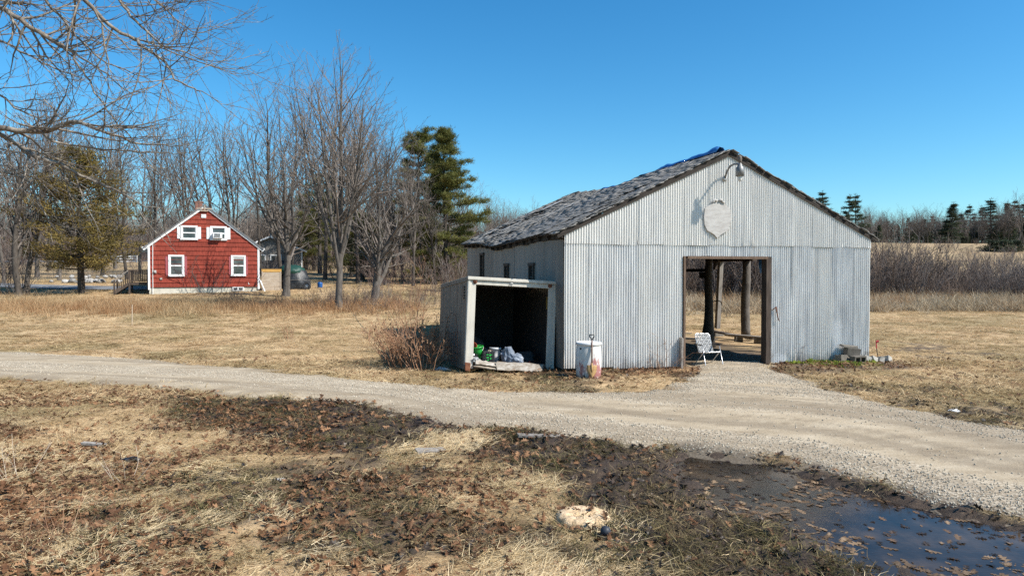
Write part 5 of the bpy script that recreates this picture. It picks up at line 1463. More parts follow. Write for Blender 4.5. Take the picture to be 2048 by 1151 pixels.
# --- bare wood behind the houses
BG = [bare_meshes('wood', 200 + i, 13.0, .125, fork=[.32, .42, .25, .36, .5, .3][i], n1=[15, 13, 15, 14, 11, 13][i], ang=[(20, 42), (22, 45), (15, 35), (25, 55), (20, 45), (18, 40)][i], wide=[.36, .33, .42, .36, .28, .38][i],
      trop=.07, twig=.0080, d2=1.2, d3=1.4, d4=1.6, leaders=[3, 2, 4, 2, 1, 3][i], n4=3, bark=m_bark if i % 2 else m_bark_dark) for i in range(6)]
rg = np.random.default_rng(17)
spots = []
for px, top, Y in ((-30, 210, 60), (8, 235, 56), (22, 200, 72), (75, 190, 66), (98, 240, 80), (118, 215, 60), (205, 225, 70), (232, 245, 84), (255, 250, 62), (280, 262, 75), (312, 240, 70), (335, 262, 88),
                   (368, 232, 64), (392, 246, 70), (436, 226, 74), (478, 228, 70), (522, 232, 66), (545, 240, 76), (612, 214, 80), (456, 240, 68), (562, 190, 60), (586, 185, 70),
                   (650, 200, 62), (702, 215, 66), (716, 246, 58), (735, 238, 72), (752, 262, 62), (770, 256, 56), (790, 268, 66), (806, 282, 60), (826, 300, 54), (850, 320, 60), (872, 340, 56), (905, 330, 68), (930, 350, 62), (950, 370, 72),
                   (760, 300, 80), (680, 240, 85),  (150, 230, 90), (50, 232, 96), (-60, 230, 70), (-110, 220, 64), (300, 320, 98)):
    spots.append((px, top, Y))
wh = ['behind the cedar', 'behind the red house roof', 'above the grey house', 'behind the maple', 'left of the pines', 'among the pines', 'at the far left edge']
def region(px):
    if px < 60: return 'at the left edge of the wood'
    if px < 270: return 'behind the cedar'
    if px < 400: return 'left of the red house chimney'
    if px < 520: return 'rising behind the red house'
    if px < 620: return 'above the grey house'
    if px < 740: return 'behind the tall maple'
    if px < 840: return 'left of the pines'
    return 'around the tall pines'
ORD = ['first', 'second', 'third', 'fourth', 'fifth', 'sixth', 'seventh', 'eighth', 'ninth', 'tenth', 'eleventh', 'twelfth', 'thirteenth', 'fourteenth', 'fifteenth', 'sixteenth', 'seventeenth', 'eighteenth', 'nineteenth', 'twentieth', 'last']
def ordinals(pxs, keys):
    out = {}
    for key in set(keys):
        ids = sorted([i for i in range(len(pxs)) if keys[i] == key], key=lambda i: pxs[i])
        for n_, i in enumerate(ids): out[i] = ORD[min(n_, 20)]
    return out
od_ = ordinals([q[0] for q in spots], [region(q[0]) for q in spots])
for i, (px, top, Y) in enumerate(spots):
    x, y, _ = at(px, 560, Y); zt = at(px, top, Y)[2]; zb = Hs(x, y)
    s = (zt - zb) / 12.6
    k = i % 6
    plant(BG[k], 'bare_tree', '%s from left of the slim bare trees %s' % (od_[i], region(px)), 'tree', x, y, rg.uniform(0, 6.28), (s * rg.uniform(.9, 1.25), s * rg.uniform(.9, 1.25), s), 'bare woodland trees ' + region(px), tilt=(rg.normal(0, .03), rg.normal(0, .03)))

# --- wooded crest beyond the right hand field
CF = [pine_meshes(300 + i, 11.0, .16, [1.0, 2.5, 1.6][i], [lambda t: 2.5 * (1 - t) ** 1.2, lambda t: 2.7 * (1 - t) ** .95 * (.6 + .4 * min(1, t * 3)), lambda t: 2.4 * (1 - t) ** 1.1][i], m_needle_far, gap=[.62, 1.0, .85][i], nper=(5, 7), n_tuft=7, ln=.36, wd=.07, spread=.14, up=.12, dens=1.3, upt=2, flat_=.3) for i in range(3)]
def crest(px, top, Y, mesh, nm, lab, cat, grp, rot=0, wid=1):
    x, y, _ = at(px, 500, Y); zt = at(px, top, Y)[2]; zb = Hs(x, y)
    H0 = 11.0 if cat == 'pine tree' else 12.6
    s = (zt - zb) / H0
    if cat == 'pine tree': wid = wid * 1.4
    plant(mesh, nm, lab, cat, x, y, rot, (s * wid, s * wid, s), grp)
crest(1645, 380, 120, CF[1], 'pine_tree', 'dark pine top rising behind the right slope of the barn roof', 'pine tree', 'pines on the far crest', .4, .9)
crest(1694, 388, 122, CF[1], 'pine_tree', 'left one of two joined dark pines beyond the barn roof', 'pine tree', 'pines on the far crest', 2.0, .8)
crest(1712, 386, 123, CF[1], 'pine_tree', 'right one of two joined dark pines beyond the barn roof', 'pine tree', 'pines on the far crest', 4.1, .85)
crest(1756, 448, 150, CF[0], 'pine_tree', 'squat dark evergreen at the left end of the far treeline', 'pine tree', 'pines on the far crest', 1, 1.3)
crest(1902, 404, 160, CF[0], 'pine_tree', 'broad dark spruce standing tallest in the middle of the far treeline', 'pine tree', 'pines on the far crest', .2, 1.25)
crest(1982, 396, 168, CF[2], 'pine_tree', 'tall pointed evergreen toward the right of the far treeline', 'pine tree', 'pines on the far crest', 3, 1.35)
ev_ = ((1846, 436, 175), (1862, 430, 182), (1878, 440, 178), (1925, 424, 190), (1942, 408, 180), (1963, 410, 185), (2010, 402, 178), (2025, 398, 172), (2044, 404, 170), (2060, 390, 168), (2080, 400, 176), (1822, 440, 185), (1796, 446, 180), (1775, 440, 190), (1735, 446, 185))
od_ = ordinals([q[0] for q in ev_], [0] * len(ev_))
for i, (px, top, Y) in enumerate(ev_):
    crest(px, top, Y, CF[i % 3], 'pine_tree', od_[i] + ' from left of the small dark evergreens in the far treeline', 'pine tree', 'small evergreens in the far treeline', i * 1.3, rg.uniform(.8, 1.2))
bt_ = ((1740, 415, 150), (1765, 430, 160), (1783, 425, 165), (1803, 418, 160), (1818, 428, 158), (1838, 415, 165), (1855, 424, 158), (1868, 416, 162), (1888, 420, 172), (1914, 415, 166), (1935, 430, 160), (1950, 420, 168), (1970, 425, 162), (1995, 410, 164), (2016, 415, 160), (2038, 390, 158), (2046, 380, 150), (2070, 395, 160), (1725, 425, 165), (1700, 430, 170))
od_ = ordinals([q[0] for q in bt_], [0] * len(bt_))
for i, (px, top, Y) in enumerate(bt_):
    crest(px, top, Y, BG[i % 6], 'bare_tree', od_[i] + ' from left of the thin bare trees in the far treeline', 'tree', 'bare trees in the far treeline', i * 1.7, rg.uniform(1.0, 1.5))
# low evergreen bushes on the slope
BU_ = pine_meshes(350, 1.8, .05, .1, lambda t: 1.5 * (1 - t) ** .5 + .2, m_needle_far, gap=.3, nper=(5, 7), n_tuft=8, ln=.2, wd=.08, spread=.14, up=.3)
for px, py, lab in ((1988, 512, 'left dark juniper bush on the far slope'), (2008, 516, 'middle dark juniper bush on the far slope'), (2030, 524, 'right dark juniper bush on the far slope')):
    x, y, _ = at(px, py, 118); plant(BU_, 'juniper_bush', lab, 'bush', x, y, px, (1.3, 1.3, 1.0), 'juniper bushes on the far slope')
# bare trees standing in the alder thicket
for i, (px, top, Y, lab) in enumerate(((1818, 490, 62, 'small bare tree in the thicket just right of the barn'), (1960, 505, 66, 'low bare tree in the thicket before the junipers'), (1925, 512, 70, 'small bare tree in the middle of the right thicket'),
        (1880, 518, 60, 'dark short bare tree in front of the right thicket'), (2025, 505, 72, 'bare tree at the right end of the thicket'), (1765, 500, 75, 'pale bare tree close behind the barn corner'),
        (1450, 430, 70, 'bare tree seen beside the leaning post through the doorway'), (1390, 440, 74, 'bare tree seen at the left of the doorway'), (1510, 450, 66, 'bare tree seen right of the log post through the doorway'))):
    x, y, _ = at(px, 600, Y); zt = at(px, top, Y)[2]; s = (zt - Hs(x, y)) / 12.6
    plant(BG[(i + 2) % 6], 'bare_tree', lab, 'tree', x, y, i * 1.1, (s * 1.5, s * 1.5, s), 'small trees in the thicket')

# --- overhanging oak at the left, trunk just outside the frame
rg = np.random.default_rng(23)
oak_px = [
 ([(-420, -260), (-200, -90), (-60, -20), (0, 15), (33, 35), (67, 56), (97, 74), (128, 94), (152, 105)], .075, .030, 10.0, 9.6),
 ([(150, 104), (182, 128), (213, 149), (234, 167), (266, 189)], .022, .007, 9.6, 9.3),
 ([(146, 102), (164, 137), (182, 158), (201, 188), (219, 225), (243, 255), (265, 283), (292, 316), (322, 347), (352, 372)], .026, .005, 9.6, 9.9),
 ([(-400, -120), (-150, 20), (0, 80), (33, 97), (76, 119), (106, 131), (137, 146), (164, 155)], .04, .006, 10.4, 10.2),
 ([(-350, -300), (-60, -180), (120, -60), (173, 0), (198, 27), (225, 56), (258, 73), (289, 94), (319, 119), (340, 140), (359, 164), (383, 175), (410, 185), (444, 205)], .06, .004, 9.0, 9.3),
 ([(-250, -250), (0, -120), (60, -40), (91, 0), (122, 37), (146, 64), (170, 88), (195, 116), (231, 131), (274, 149), (310, 149)], .045, .004, 9.4, 9.8),
 ([(-420, 290), (-200, 255), (0, 257), (40, 260), (76, 258), (122, 252), (158, 245), (195, 258), (231, 271), (274, 286), (319, 289), (365, 292)], .085, .004, 9.6, 9.3),
 ([(76, 258), (106, 283), (146, 290), (213, 296), (258, 301), (304, 301), (350, 307), (385, 303)], .030, .004, 9.6, 9.8),
 ([(-420, 200), (-150, 225), (0, 264), (21, 283), (61, 304), (91, 318), (131, 327), (164, 348), (196, 369), (237, 376), (262, 399), (297, 423), (340, 446)], .07, .004, 9.9, 9.5),
 ([(100, 320), (123, 350), (160, 375), (190, 395), (210, 390), (227, 410), (247, 425), (292, 455)], .020, .004, 9.8, 9.6),
 ([(-300, 300), (-60, 330), (25, 350), (60, 365), (70, 400), (88, 436), (118, 466)], .035, .004, 10.2, 10.0),
 ([(-250, -60), (-60, -5), (0, 9), (52, 8), (79, 20), (100, 21)], .03, .006, 10.2, 10.0),
 ([(0, -300), (160, -90), (237, 0), (261, 29), (289, 61), (316, 91), (334, 97), (365, 100), (410, 122), (455, 122)], .04, .004, 9.2, 9.4),
 ([(-350, 60), (-120, 150), (0, 188), (40, 216), (73, 234), (90, 254)], .04, .008, 10.0, 9.8),
 ([(-350, 380), (-60, 338), (0, 330), (40, 345), (90, 360), (120, 385)], .03, .004, 10.5, 10.4),
 ([(40, -300), (200, -100), (290, -20), (330, 20), (360, 50), (395, 70), (425, 56)], .03, .004, 9.6, 9.7),
 ([(310, 105), (340, 85), (352, 60), (370, 25)], .012, .004, 9.3, 9.4),
 ([(66, 55), (72, 42), (100, 34), (150, 35), (185, 33), (220, 20)], .013, .004, 9.9, 9.7),
]
TRK = np.array([-11.2, 9.8])
main = []
for P, r0, r1, da, db in oak_px:
    ds_ = np.linspace(da, db, len(P))
    pts = np.array([at(px, py, d_) for (px, py), d_ in zip(P, ds_)])
    pts[1:-1] += rg.normal(0, .012, (len(P) - 2, 3)) + np.array([0, 1, 0]) * rg.normal(0, .08, (len(P) - 2, 1))
    # resample finer with a little wobble
    t = np.linspace(0, len(P) - 1, (len(P) - 1) * 3 + 1)
    q = np.stack([np.interp(t, range(len(P)), pts[:, i]) for i in range(3)], 1)
    q[1:-1] = (q[:-2] + 2 * q[1:-1] + q[2:]) / 4 + rg.normal(0, .008, (len(q) - 2, 3))
    if P[0][0] < -100 or P[0][1] < -150:
        tz = max(1.6, min(7.2, q[0][2] - 1.2))
        q = np.concatenate([np.array([[TRK[0], TRK[1], tz], (np.array([TRK[0], TRK[1], tz]) * .45 + q[0] * .55)]), q])
    main.append((q, np.linspace(1, 0, len(q)) ** .85 * (r0 * .58 - r1 * .8) + r1 * .8))
tz_ = np.linspace(-.3, 8.2, 14)
trunk = (np.stack([TRK[0] + .06 * np.sin(tz_), TRK[1] + .05 * np.cos(tz_ * 1.3), tz_], 1), np.linspace(.42, .16, 14))
def clean(lines):     # keep twig starts inside the part of the limb that is near the view
    return lines
S1 = sprout(rg, main, 3.0, 20, .18, .16, (28, 62), .55, .0032, 5, .13, .055, .25, .35)
S1 = [l for l in S1 if l[0][0][0] > -9.5]
S2 = sprout(rg, S1, 4.5, 5, .12, .5, (25, 55), .75, .0024, 4, .14, .07, .10, .4)
S3 = sprout(rg, S2, 6.0, 3, .15, .5, (25, 55), .8, .0019, 2, .12, .08, .05, .4)
ok_ = thing('oak_tree', 'bare oak at the left edge with limbs reaching over the field', 'tree', (TRK[0], TRK[1], 0))
sh_ = np.array([TRK[0], TRK[1], 0])
V, F = merge([tubes_np([trunk], 10)]); link('trunk', mesh_np('trunk', V - sh_, F, m_bark_near, True), ok_)
V, F = tubes_np(main, 7); link('limbs', mesh_np('limbs', V - sh_, F, m_bark_near, True), ok_)
V, F = merge([tubes_np(S1, 4), tubes_np(S2, 3), tubes_np(S3, 3)]); link('crown', mesh_np('crown', V - sh_, F, m_bark_near, False), ok_)

# ------------------------------------------------------------------ ground cover (scattered as stuff)
def proto_coll(name, meshes):
    c = bpy.data.collections.new(name)
    for i, me in enumerate(meshes): c.objects.link(bpy.data.objects.new('%s_%02d' % (name, i), me))
    return c
def scatter(name, label, P, rot, scl, pick, coll):
    me = bpy.data.meshes.new(name)
    me.vertices.add(len(P)); me.vertices.foreach_set('co', np.asarray(P, np.float32).ravel())
    a = me.attributes.new('rot', 'FLOAT_VECTOR', 'POINT'); a.data.foreach_set('vector', np.asarray(rot, np.float32).ravel())
    a = me.attributes.new('scl', 'FLOAT_VECTOR', 'POINT')
    scl = np.asarray(scl, np.float32)
    if scl.ndim == 1: scl = np.repeat(scl[:, None], 3, 1)
    a.data.foreach_set('vector', scl.ravel())
    a = me.attributes.new('pick', 'INT', 'POINT'); a.data.foreach_set('value', np.asarray(pick, np.int32))
    o = link(name, me)
    ng = bpy.data.node_groups.new(name, 'GeometryNodeTree')
    ng.interface.new_socket('Geometry', in_out='INPUT', socket_type='NodeSocketGeometry'); ng.interface.new_socket('Geometry', in_out='OUTPUT', socket_type='NodeSocketGeometry')
    n = ng.nodes; gi = n.new('NodeGroupInput'); go = n.new('NodeGroupOutput')
    ci = n.new('GeometryNodeCollectionInfo'); ci.inputs['Collection'].default_value = coll; ci.inputs['Separate Children'].default_value = True; ci.inputs['Reset Children'].default_value = True
    ip = n.new('GeometryNodeInstanceOnPoints'); ip.inputs['Pick Instance'].default_value = True
    def na(nm, t):
        q = n.new('GeometryNodeInputNamedAttribute'); q.data_type = t; q.inputs['Name'].default_value = nm
        return [s for s in q.outputs if s.enabled][0]
    ng.links.new(gi.outputs[0], ip.inputs['Points']); ng.links.new(ci.outputs[0], ip.inputs['Instance'])
    ng.links.new(na('pick', 'INT'), ip.inputs['Instance Index'])
    e2r = n.new('FunctionNodeEulerToRotation'); ng.links.new(na('rot', 'FLOAT_VECTOR'), e2r.inputs[0]); ng.links.new(e2r.outputs[0], ip.inputs['Rotation'])
    ng.links.new(na('scl', 'FLOAT_VECTOR'), ip.inputs['Scale'])
    ng.links.new(ip.outputs[0], go.inputs[0])
    md = o.modifiers.new('scatter', 'NODES'); md.node_group = ng
    return setp(o, label, kind='stuff')

def world_mat(name, cols_a, cols_b, scale, tone=.5, rand=.25, rough=.9, trans=.2, mask=(.42, .58)):
    m = bpy.data.materials.new(name); nt, N, L, b = nodes(m)
    ge = N.new('ShaderNodeNewGeometry')
    n1 = N.new('ShaderNodeTexNoise'); n1.inputs['Scale'].default_value = scale; n1.inputs['Detail'].default_value = 4; L.new(ge.outputs['Position'], n1.inputs['Vector'])
    oi = N.new('ShaderNodeObjectInfo'); a = N.new('ShaderNodeAttribute'); a.attribute_name = 'tone'
    mix_ = math_(nt, 'MULTIPLY_ADD', oi.outputs['Random'], .5, math_(nt, 'MULTIPLY', a.outputs['Fac'], .5))
    ca = ramp(nt, mix_, cols_a); cb = ramp(nt, mix_, cols_b)
    f = N.new('ShaderNodeMapRange'); f.inputs[1].default_value = mask[0]; f.inputs[2].default_value = mask[1]; L.new(n1.outputs['Fac'], f.inputs[0])
    c = mixc(nt, f.outputs[0], ca, cb)
    L.new(c, b.inputs['Base Color']); b.inputs['Roughness'].default_value = rough; b.inputs['Specular IOR Level'].default_value = .2
    if trans:
        t = N.new('ShaderNodeBsdfTranslucent'); L.new(c, t.inputs[0]); mx = N.new('ShaderNodeMixShader'); mx.inputs[0].default_value = trans
        L.new(b.outputs[0], mx.inputs[1]); L.new(t.outputs[0], mx.inputs[2]); L.new(mx.outputs[0], N['Material Output'].inputs[0])
    return m
m_grass = world_mat('dead_grass', [(.28, .18, .092), (.50, .355, .195), (.68, .525, .315)], [(.16, .112, .05), (.34, .25, .125), (.52, .40, .22)], .42)
m_straw = world_mat('bleached_straw', [(.50, .365, .195), (.68, .53, .315), (.74, .60, .39)], [(.44, .32, .165), (.61, .475, .275), (.70, .56, .35)], .8)
m_grass_d = world_mat('damp_grass', [(.05, .038, .02), (.125, .092, .046), (.30, .225, .12)], [(.045, .042, .016), (.105, .09, .036), (.24, .19, .09)], .9)
m_tall = world_mat('russet_tall_grass', [(.26, .13, .06), (.38, .22, .11), (.47, .32, .18)], [(.30, .19, .09), (.42, .30, .16), (.52, .40, .24)], .12)
m_reed = world_mat('bleached_reeds', [(.27, .20, .12), (.42, .34, .23), (.54, .46, .34)], [(.28, .18, .10), (.40, .29, .18), (.50, .40, .27)], .15)
m_leaf = world_mat('oak_leaf', [(.13, .06, .027), (.33, .18, .092), (.55, .365, .215)], [(.10, .05, .027), (.25, .14, .075), (.45, .30, .18)], .8, trans=.15, rough=.7)
m_leaf_w = world_mat('wet_leaf', [(.03, .02, .014), (.085, .055, .036), (.22, .14, .085)], [(.024, .017, .012), (.065, .043, .03), (.16, .105, .068)], .8, trans=0, rough=.45)
m_leaf_p = world_mat('floating_leaf', [(.15, .088, .048), (.33, .225, .13), (.50, .39, .26)], [(.11, .07, .038), (.25, .165, .095), (.42, .31, .19)], .8, trans=0, rough=.5)
m_grit = M('driveway_stone', [(.30, .25, .18), (.42, .365, .285), (.54, .485, .40)], 3, 3, .95, rand=.25)
m_weed = world_mat('green_weed', [(.12, .17, .02), (.20, .26, .03), (.30, .34, .06)], [(.10, .14, .02), (.18, .22, .04), (.28, .30, .07)], 2)

def tuft_mesh(seed, n, ln, wd, rise, m, spread=.12, bias=1.0, nseg=3):
    rg = np.random.default_rng(seed); V = []; F = []; T = []
    for k in range(n):
        az = rg.normal(0, bias); L_ = ln * rg.uniform(.5, 1.3); el = rg.uniform(*rise)
        p = np.array([rg.normal(0, spread), rg.normal(0, spread), -.01]); d = np.array([math.cos(az) * math.cos(el), math.sin(az) * math.cos(el), math.sin(el)])
        s = np.array([-math.sin(az), math.cos(az), rg.normal(0, .5)]); s = norm(s); t_ = rg.random(); w = wd * rg.uniform(.6, 1.4)
        o_ = len(V)
        for i in range(nseg + 1):
            ww = w * (1 - i / (nseg + .2)) * .5 + w * .12
            V += [p - s * ww, p + s * ww]; T += [t_, t_]
            p = p + d * L_ / nseg; d = norm(d + np.array([rg.normal(0, .18), rg.normal(0, .18), -.55 * math.sin(max(el, .2)) / nseg * 1.6]))
            if p[2] < .004 and i > 0: p[2] = .004 + rg.random() * .012; d[2] = abs(d[2]) * .2
        for i in range(nseg): F.append((o_ + 2 * i, o_ + 2 * i + 1, o_ + 2 * i + 3, o_ + 2 * i + 2))
    return mesh_np('grass_tuft', np.array(V), np.array(F), m, False, dict(tone=T))
def leaf_mesh(seed, m, curl=1.0):
    rg = np.random.default_rng(seed)
    right = [(0, .0), (.012, .14), (.20, .20), (.07, .33), (.36, .45), (.09, .55), (.33, .76), (.09, .78), (.12, .95), (0, 1.0)]
    V = [(0, y, 0) for y in (0, .3, .55, .8, 1.0)]; F = []
    o_ = len(V)
    for s in (1, -1):
        st = len(V); V += [(x * s, y + rg.normal(0, .02), 0) for x, y in right[1:-1]]
        n = len(right) - 2
        mid = [0, 0, 1, 1, 2, 2, 3, 3]
        for i in range(n - 1):
            a, b_ = st + i, st + i + 1; m0, m1 = mid[i], mid[i + 1]
            f = (m0, a, b_) if m0 == m1 else (m0, a, b_, m1)
            F.append(f if s > 0 else f[::-1])
        F.append((3, st + n - 1, 4) if s > 0 else (4, st + n - 1, 3))
    P = np.array(V); c1, c2, c3 = rg.normal(0, .5, 3) * curl
    P[:, 2] = .35 * curl * np.abs(P[:, 0]) ** 1.2 * (1 if rg.random() < .6 else -1) + c1 * .12 * (P[:, 1] - .5) ** 2 + c2 * .25 * P[:, 0] * P[:, 1] + .04 * curl * np.sin(P[:, 1] * 7 + c3)
    P[:, 1] -= .5
    b_ = MB().add(P * .14, F); return b_.mesh('oak_leaf', m)

def sample(n, ylo, yhi, pw=1.0, xm=.86, pad=1.5, seed=1):
    rg = np.random.default_rng(seed)
    u = rg.random(n); y = (ylo ** pw + u * (yhi ** pw - ylo ** pw)) ** (1 / pw)
    x = (rg.random(n) * 2 - 1) * (xm * y + pad)
    return x, y, rg
def keep(x, y, cond): return x[cond], y[cond]
def rots(rg, n, tilt=.15, az=None, spread=math.pi):
    return np.stack([rg.normal(0, tilt, n), rg.normal(0, tilt, n), (rg.uniform(-spread, spread, n) if az is None else az + rg.normal(0, spread, n))], 1)

g_near = proto_coll('grass_near', [tuft_mesh(400 + i, 46, .15, .0042, (.0, .16), m_grass, .11, 1.3) for i in range(6)])
g_str = proto_coll('straw', [tuft_mesh(420 + i, 52, .21, .0042, (.0, .16), m_straw, .12, .8) for i in range(4)])
g_damp = proto_coll('grass_damp', [tuft_mesh(430 + i, 40, .12, .0045, (.0, .7), m_grass_d, .10, 2.5) for i in range(4)])
g_mid = proto_coll('grass_mid', [tuft_mesh(440 + i, 40, .24, .011, (.02, .45), m_grass, .24, 1.4, 2) for i in range(5)])
g_tall = proto_coll('grass_tall', [tuft_mesh(450 + i, 34, .75, .014, (.7, 1.5), m_tall, .25, 3.0, 3) for i in range(4)])
g_reed = proto_coll('reeds', [tuft_mesh(460 + i, 44, 1.15, .022, (.35, 1.45), m_reed, .35, 3.0, 3) for i in range(4)])
lf = proto_coll('leaves', [leaf_mesh(500 + i, m_leaf, 1.3) for i in range(6)])
lfw = proto_coll('wet_leaves', [leaf_mesh(510 + i, m_leaf_w, .9) for i in range(4)])
lfp = proto_coll('float_leaves', [leaf_mesh(520 + i, m_leaf_p, .25) for i in range(5)])
grit = proto_coll('grit', [rock_mesh(540 + i, (1, .85, .6), m_grit, 'driveway_stone', 1) for i in range(6)])

# near matted grass
x, y, rg = sample(30000, 3.6, 19, 1.5, seed=2)
mm = mud_mask(x, y); lm = leaf_mask(x, y); dv = drive_sd(x, y); bs = sd(x, y, BARN)
k_ = (dv < rg.exponential(.07, len(x)) - .03) & (puddle_sd(x, y) < -.02) & (rg.random(len(x)) > mm * .96) & (rg.random(len(x)) > lm * .45) & (bs < -.1) & (rg.random(len(x)) < .25 + 1.1 * fbm(x * .9, y * 1.2, 95, 3)) & ((bs < -2.3) | (y > 19) | (x > 10.6) | (rg.random(len(x)) < .3))
x, y = x[k_], y[k_]; z = ground_z(x, y); n = len(x)
flow = (fbm(x * .5, y * .5, 97, 2) - .5) * 9
R_ = rots(rg, n, .12); R_[:, 2] = flow + rg.normal(0, .7, n)
scatter('matted_grass', 'matted dead grass lying across the near field', np.stack([x, y, z], 1), R_, rg.uniform(.6, 1.25, n), rg.integers(0, 6, n), g_near)
# straw
x, y, rg = sample(50000, 3.8, 18, 1.3, seed=3)
k_ = (rg.random(len(x)) < straw_mask(x, y)) & (drive_sd(x, y) < -.05) & (puddle_sd(x, y) < -.1) & (sd(x, y, BARN) < -.2)
x, y = x[k_], y[k_]; n = len(x); R_ = rots(rg, n, .1); R_[:, 2] = (fbm(x * .7, y * .7, 98, 2) - .5) * 7 + .3
scatter('straw_grass', 'bright bleached straw patches in the near field', np.stack([x, y, ground_z(x, y) + .01], 1), R_, rg.uniform(.6, 1.1, n), rg.integers(0, 4, n), g_str)
# damp clumps in the mud
x, y, rg = sample(20000, 3.6, 17, 1.4, seed=4)
k_ = (rg.random(len(x)) < mud_mask(x, y) * (.25 + .75 * smooth01((fbm(x * 1.4, y * 1.4, 99, 3) - .43) / .12))) & (drive_sd(x, y) < -.05) & (puddle_sd(x, y) < -.05) & (sd(x, y, BARN) < -.2)
x, y = x[k_], y[k_]; n = len(x)
scatter('damp_grass', 'dark damp grass clumps in the mud beside the puddle', np.stack([x, y, ground_z(x, y)], 1), rots(rg, n), rg.uniform(.5, 1.3, n), rg.integers(0, 4, n), g_damp)
# field grass further off
x, y, rg = sample(42000, 13, 62, 1.25, pad=3, seed=5)
right = x / y > .15
k_ = (drive_sd(x, y) < -.05) & (sd(x, y, BARN) < -.15) & ~((y > 49.5) & (y < 60) & (x < -25) & (np.abs(y - np.interp(-x, [25.5, 31, 36, 42, 50, 60], [50.6, 51.2, 52.5, 54.5, 58, 63])) < 1.5)) & (rg.random(len(x)) < .3 + .9 * fbm(x * .4, y * .5, 96, 3)) & (rg.random(len(x)) > .95 * mud_mask(x, y)) & ((sd(x, y, BARN) < -2.3) | (y > 19) | (x > 10.6) | (rg.random(len(x)) < .25))
x, y = x[k_], y[k_]; n = len(x); R_ = rots(rg, n, .08); R_[:, 2] = (fbm(x * .15, y * .15, 93, 2) - .5) * 9 + rg.normal(0, .8, n)
s_ = rg.uniform(.55, 1.15, n)
scatter('field_grass', 'pale flattened winter grass over the field around the barn', np.stack([x, y, ground_z(x, y)], 1), R_, np.stack([s_, s_, s_ * .75], 1), rg.integers(0, 5, n), g_mid)
# russet tall grass before the house and along the trees, reeds at the right
x, y, rg = sample(30000, 30, 50, 1.0, xm=.85, pad=4, seed=6)
a = x / y
band = np.exp(-((y - (37.5 + 1.5 * fbm(x * .2, y * 0, 21, 2) + np.clip(-a - .5, 0, .4) * 4)) / 2.6) ** 2) * smooth01((-.12 - a) / .06)
k_ = rg.random(len(x)) < band * .62
x, y = x[k_], y[k_]; n = len(x); s_ = rg.uniform(.35, .8, n)
scatter('tall_russet_grass', 'russet tall dead grass in front of the red house', np.stack([x, y, Hs(0, 0) + H(x, y)], 1), rots(rg, n, .12), s_, rg.integers(0, 4, n), g_tall)
x, y, rg = sample(26000, 36, 58, 1.0, xm=.85, pad=4, seed=7)
a = x / y
band = np.exp(-((y - (46.5 + 3 * (fbm(x * .15, y * .1, 22, 2) - .5) * 2)) / 3.6) ** 2) * smooth01((a - .17) / .05)
k_ = rg.random(len(x)) < band * .95 * smooth01((fbm(x * .35, y * .5, 25, 3) - .40) / .14)
x, y = x[k_], y[k_]; n = len(x); s_ = rg.uniform(.45, 1.0, n)
scatter('bent_reeds', 'bent bleached reeds at the edge of the thicket', np.stack([x, y, H(x, y)], 1), rots(rg, n, .25), s_, rg.integers(0, 4, n), g_reed)
x, y, rg = sample(9000, 46, 60, 1.0, xm=.85, pad=4, seed=71)
k_ = (x / y > .16) & (rg.random(len(x)) < .5)
x, y = x[k_], y[k_]; n = len(x)
scatter('russet_edge_grass', 'russet grass along the foot of the grey thicket', np.stack([x, y, H(x, y)], 1), rots(rg, n, .12), rg.uniform(.7, 1.5, n), rg.integers(0, 4, n), g_tall)
# fallen leaves
x, y, rg = sample(100000, 3.6, 20, 1.35, seed=8)
k_ = (rg.random(len(x)) < leaf_mask(x, y) * .7 + .09) & (drive_sd(x, y) < rg.exponential(.05, len(x))) & (puddle_sd(x, y) < 0) & (sd(x, y, BARN) < -.03)
x, y = x[k_], y[k_]; n = len(x)
scatter('fallen_leaves', 'brown fallen oak leaves littering the near grass', np.stack([x, y, ground_z(x, y) + .018 + rg.exponential(.015, n)], 1), rots(rg, n, .4), rg.uniform(.3, .9, n), rg.integers(0, 6, n), lf)
x, y, rg = sample(26000, 3.6, 18, 1.35, seed=9)
k_ = (rg.random(len(x)) < mud_mask(x, y) * .62) & (drive_sd(x, y) < -.0) & (puddle_sd(x, y) < .05) & (sd(x, y, BARN) < -.03)
x, y = x[k_], y[k_]; n = len(x)
scatter('wet_leaves', 'dark wet leaves trodden into the mud by the drive', np.stack([x, y, ground_z(x, y) + .012 + rg.exponential(.01, n)], 1), rots(rg, n, .45), rg.uniform(.25, .95, n), rg.integers(0, 4, n), lfw)
# leaves on the puddle
rg = np.random.default_rng(10)
x = rg.uniform(1.5, 8, 15000); y = rg.uniform(3, 9.8, 15000)
k_ = (puddle_sd(x, y) > .02) & (rg.random(len(x)) < .05 + .55 * smooth01((fbm(x * 1.1, y * 1.3, 12, 3) - .45) / .2) ** 1.5)
x, y = x[k_], y[k_]; n = len(x)
scatter('floating_leaves', 'tan oak leaves floating on the dark puddle', np.stack([x, y, np.full(n, -.049)], 1), rots(rg, n, .09), .15 + .95 * rg.random(n) ** 1.3, rg.integers(0, 5, n), lfp)
x = rg.uniform(1.5, 8, 9000); y = rg.uniform(3, 9.8, 9000); k_ = (puddle_sd(x, y) > -.05) & (rg.random(9000) < .12 + .6 * smooth01((.5 - puddle_sd(x, y)) / .5))
x, y = x[k_], y[k_]; n = len(x)
scatter('sunken_leaves', 'dark sodden leaves lying in the shallow puddle', np.stack([x, y, np.full(n, -.0505)], 1), rots(rg, n, .06), rg.uniform(.3, .9, n), rg.integers(0, 4, n), lfw)
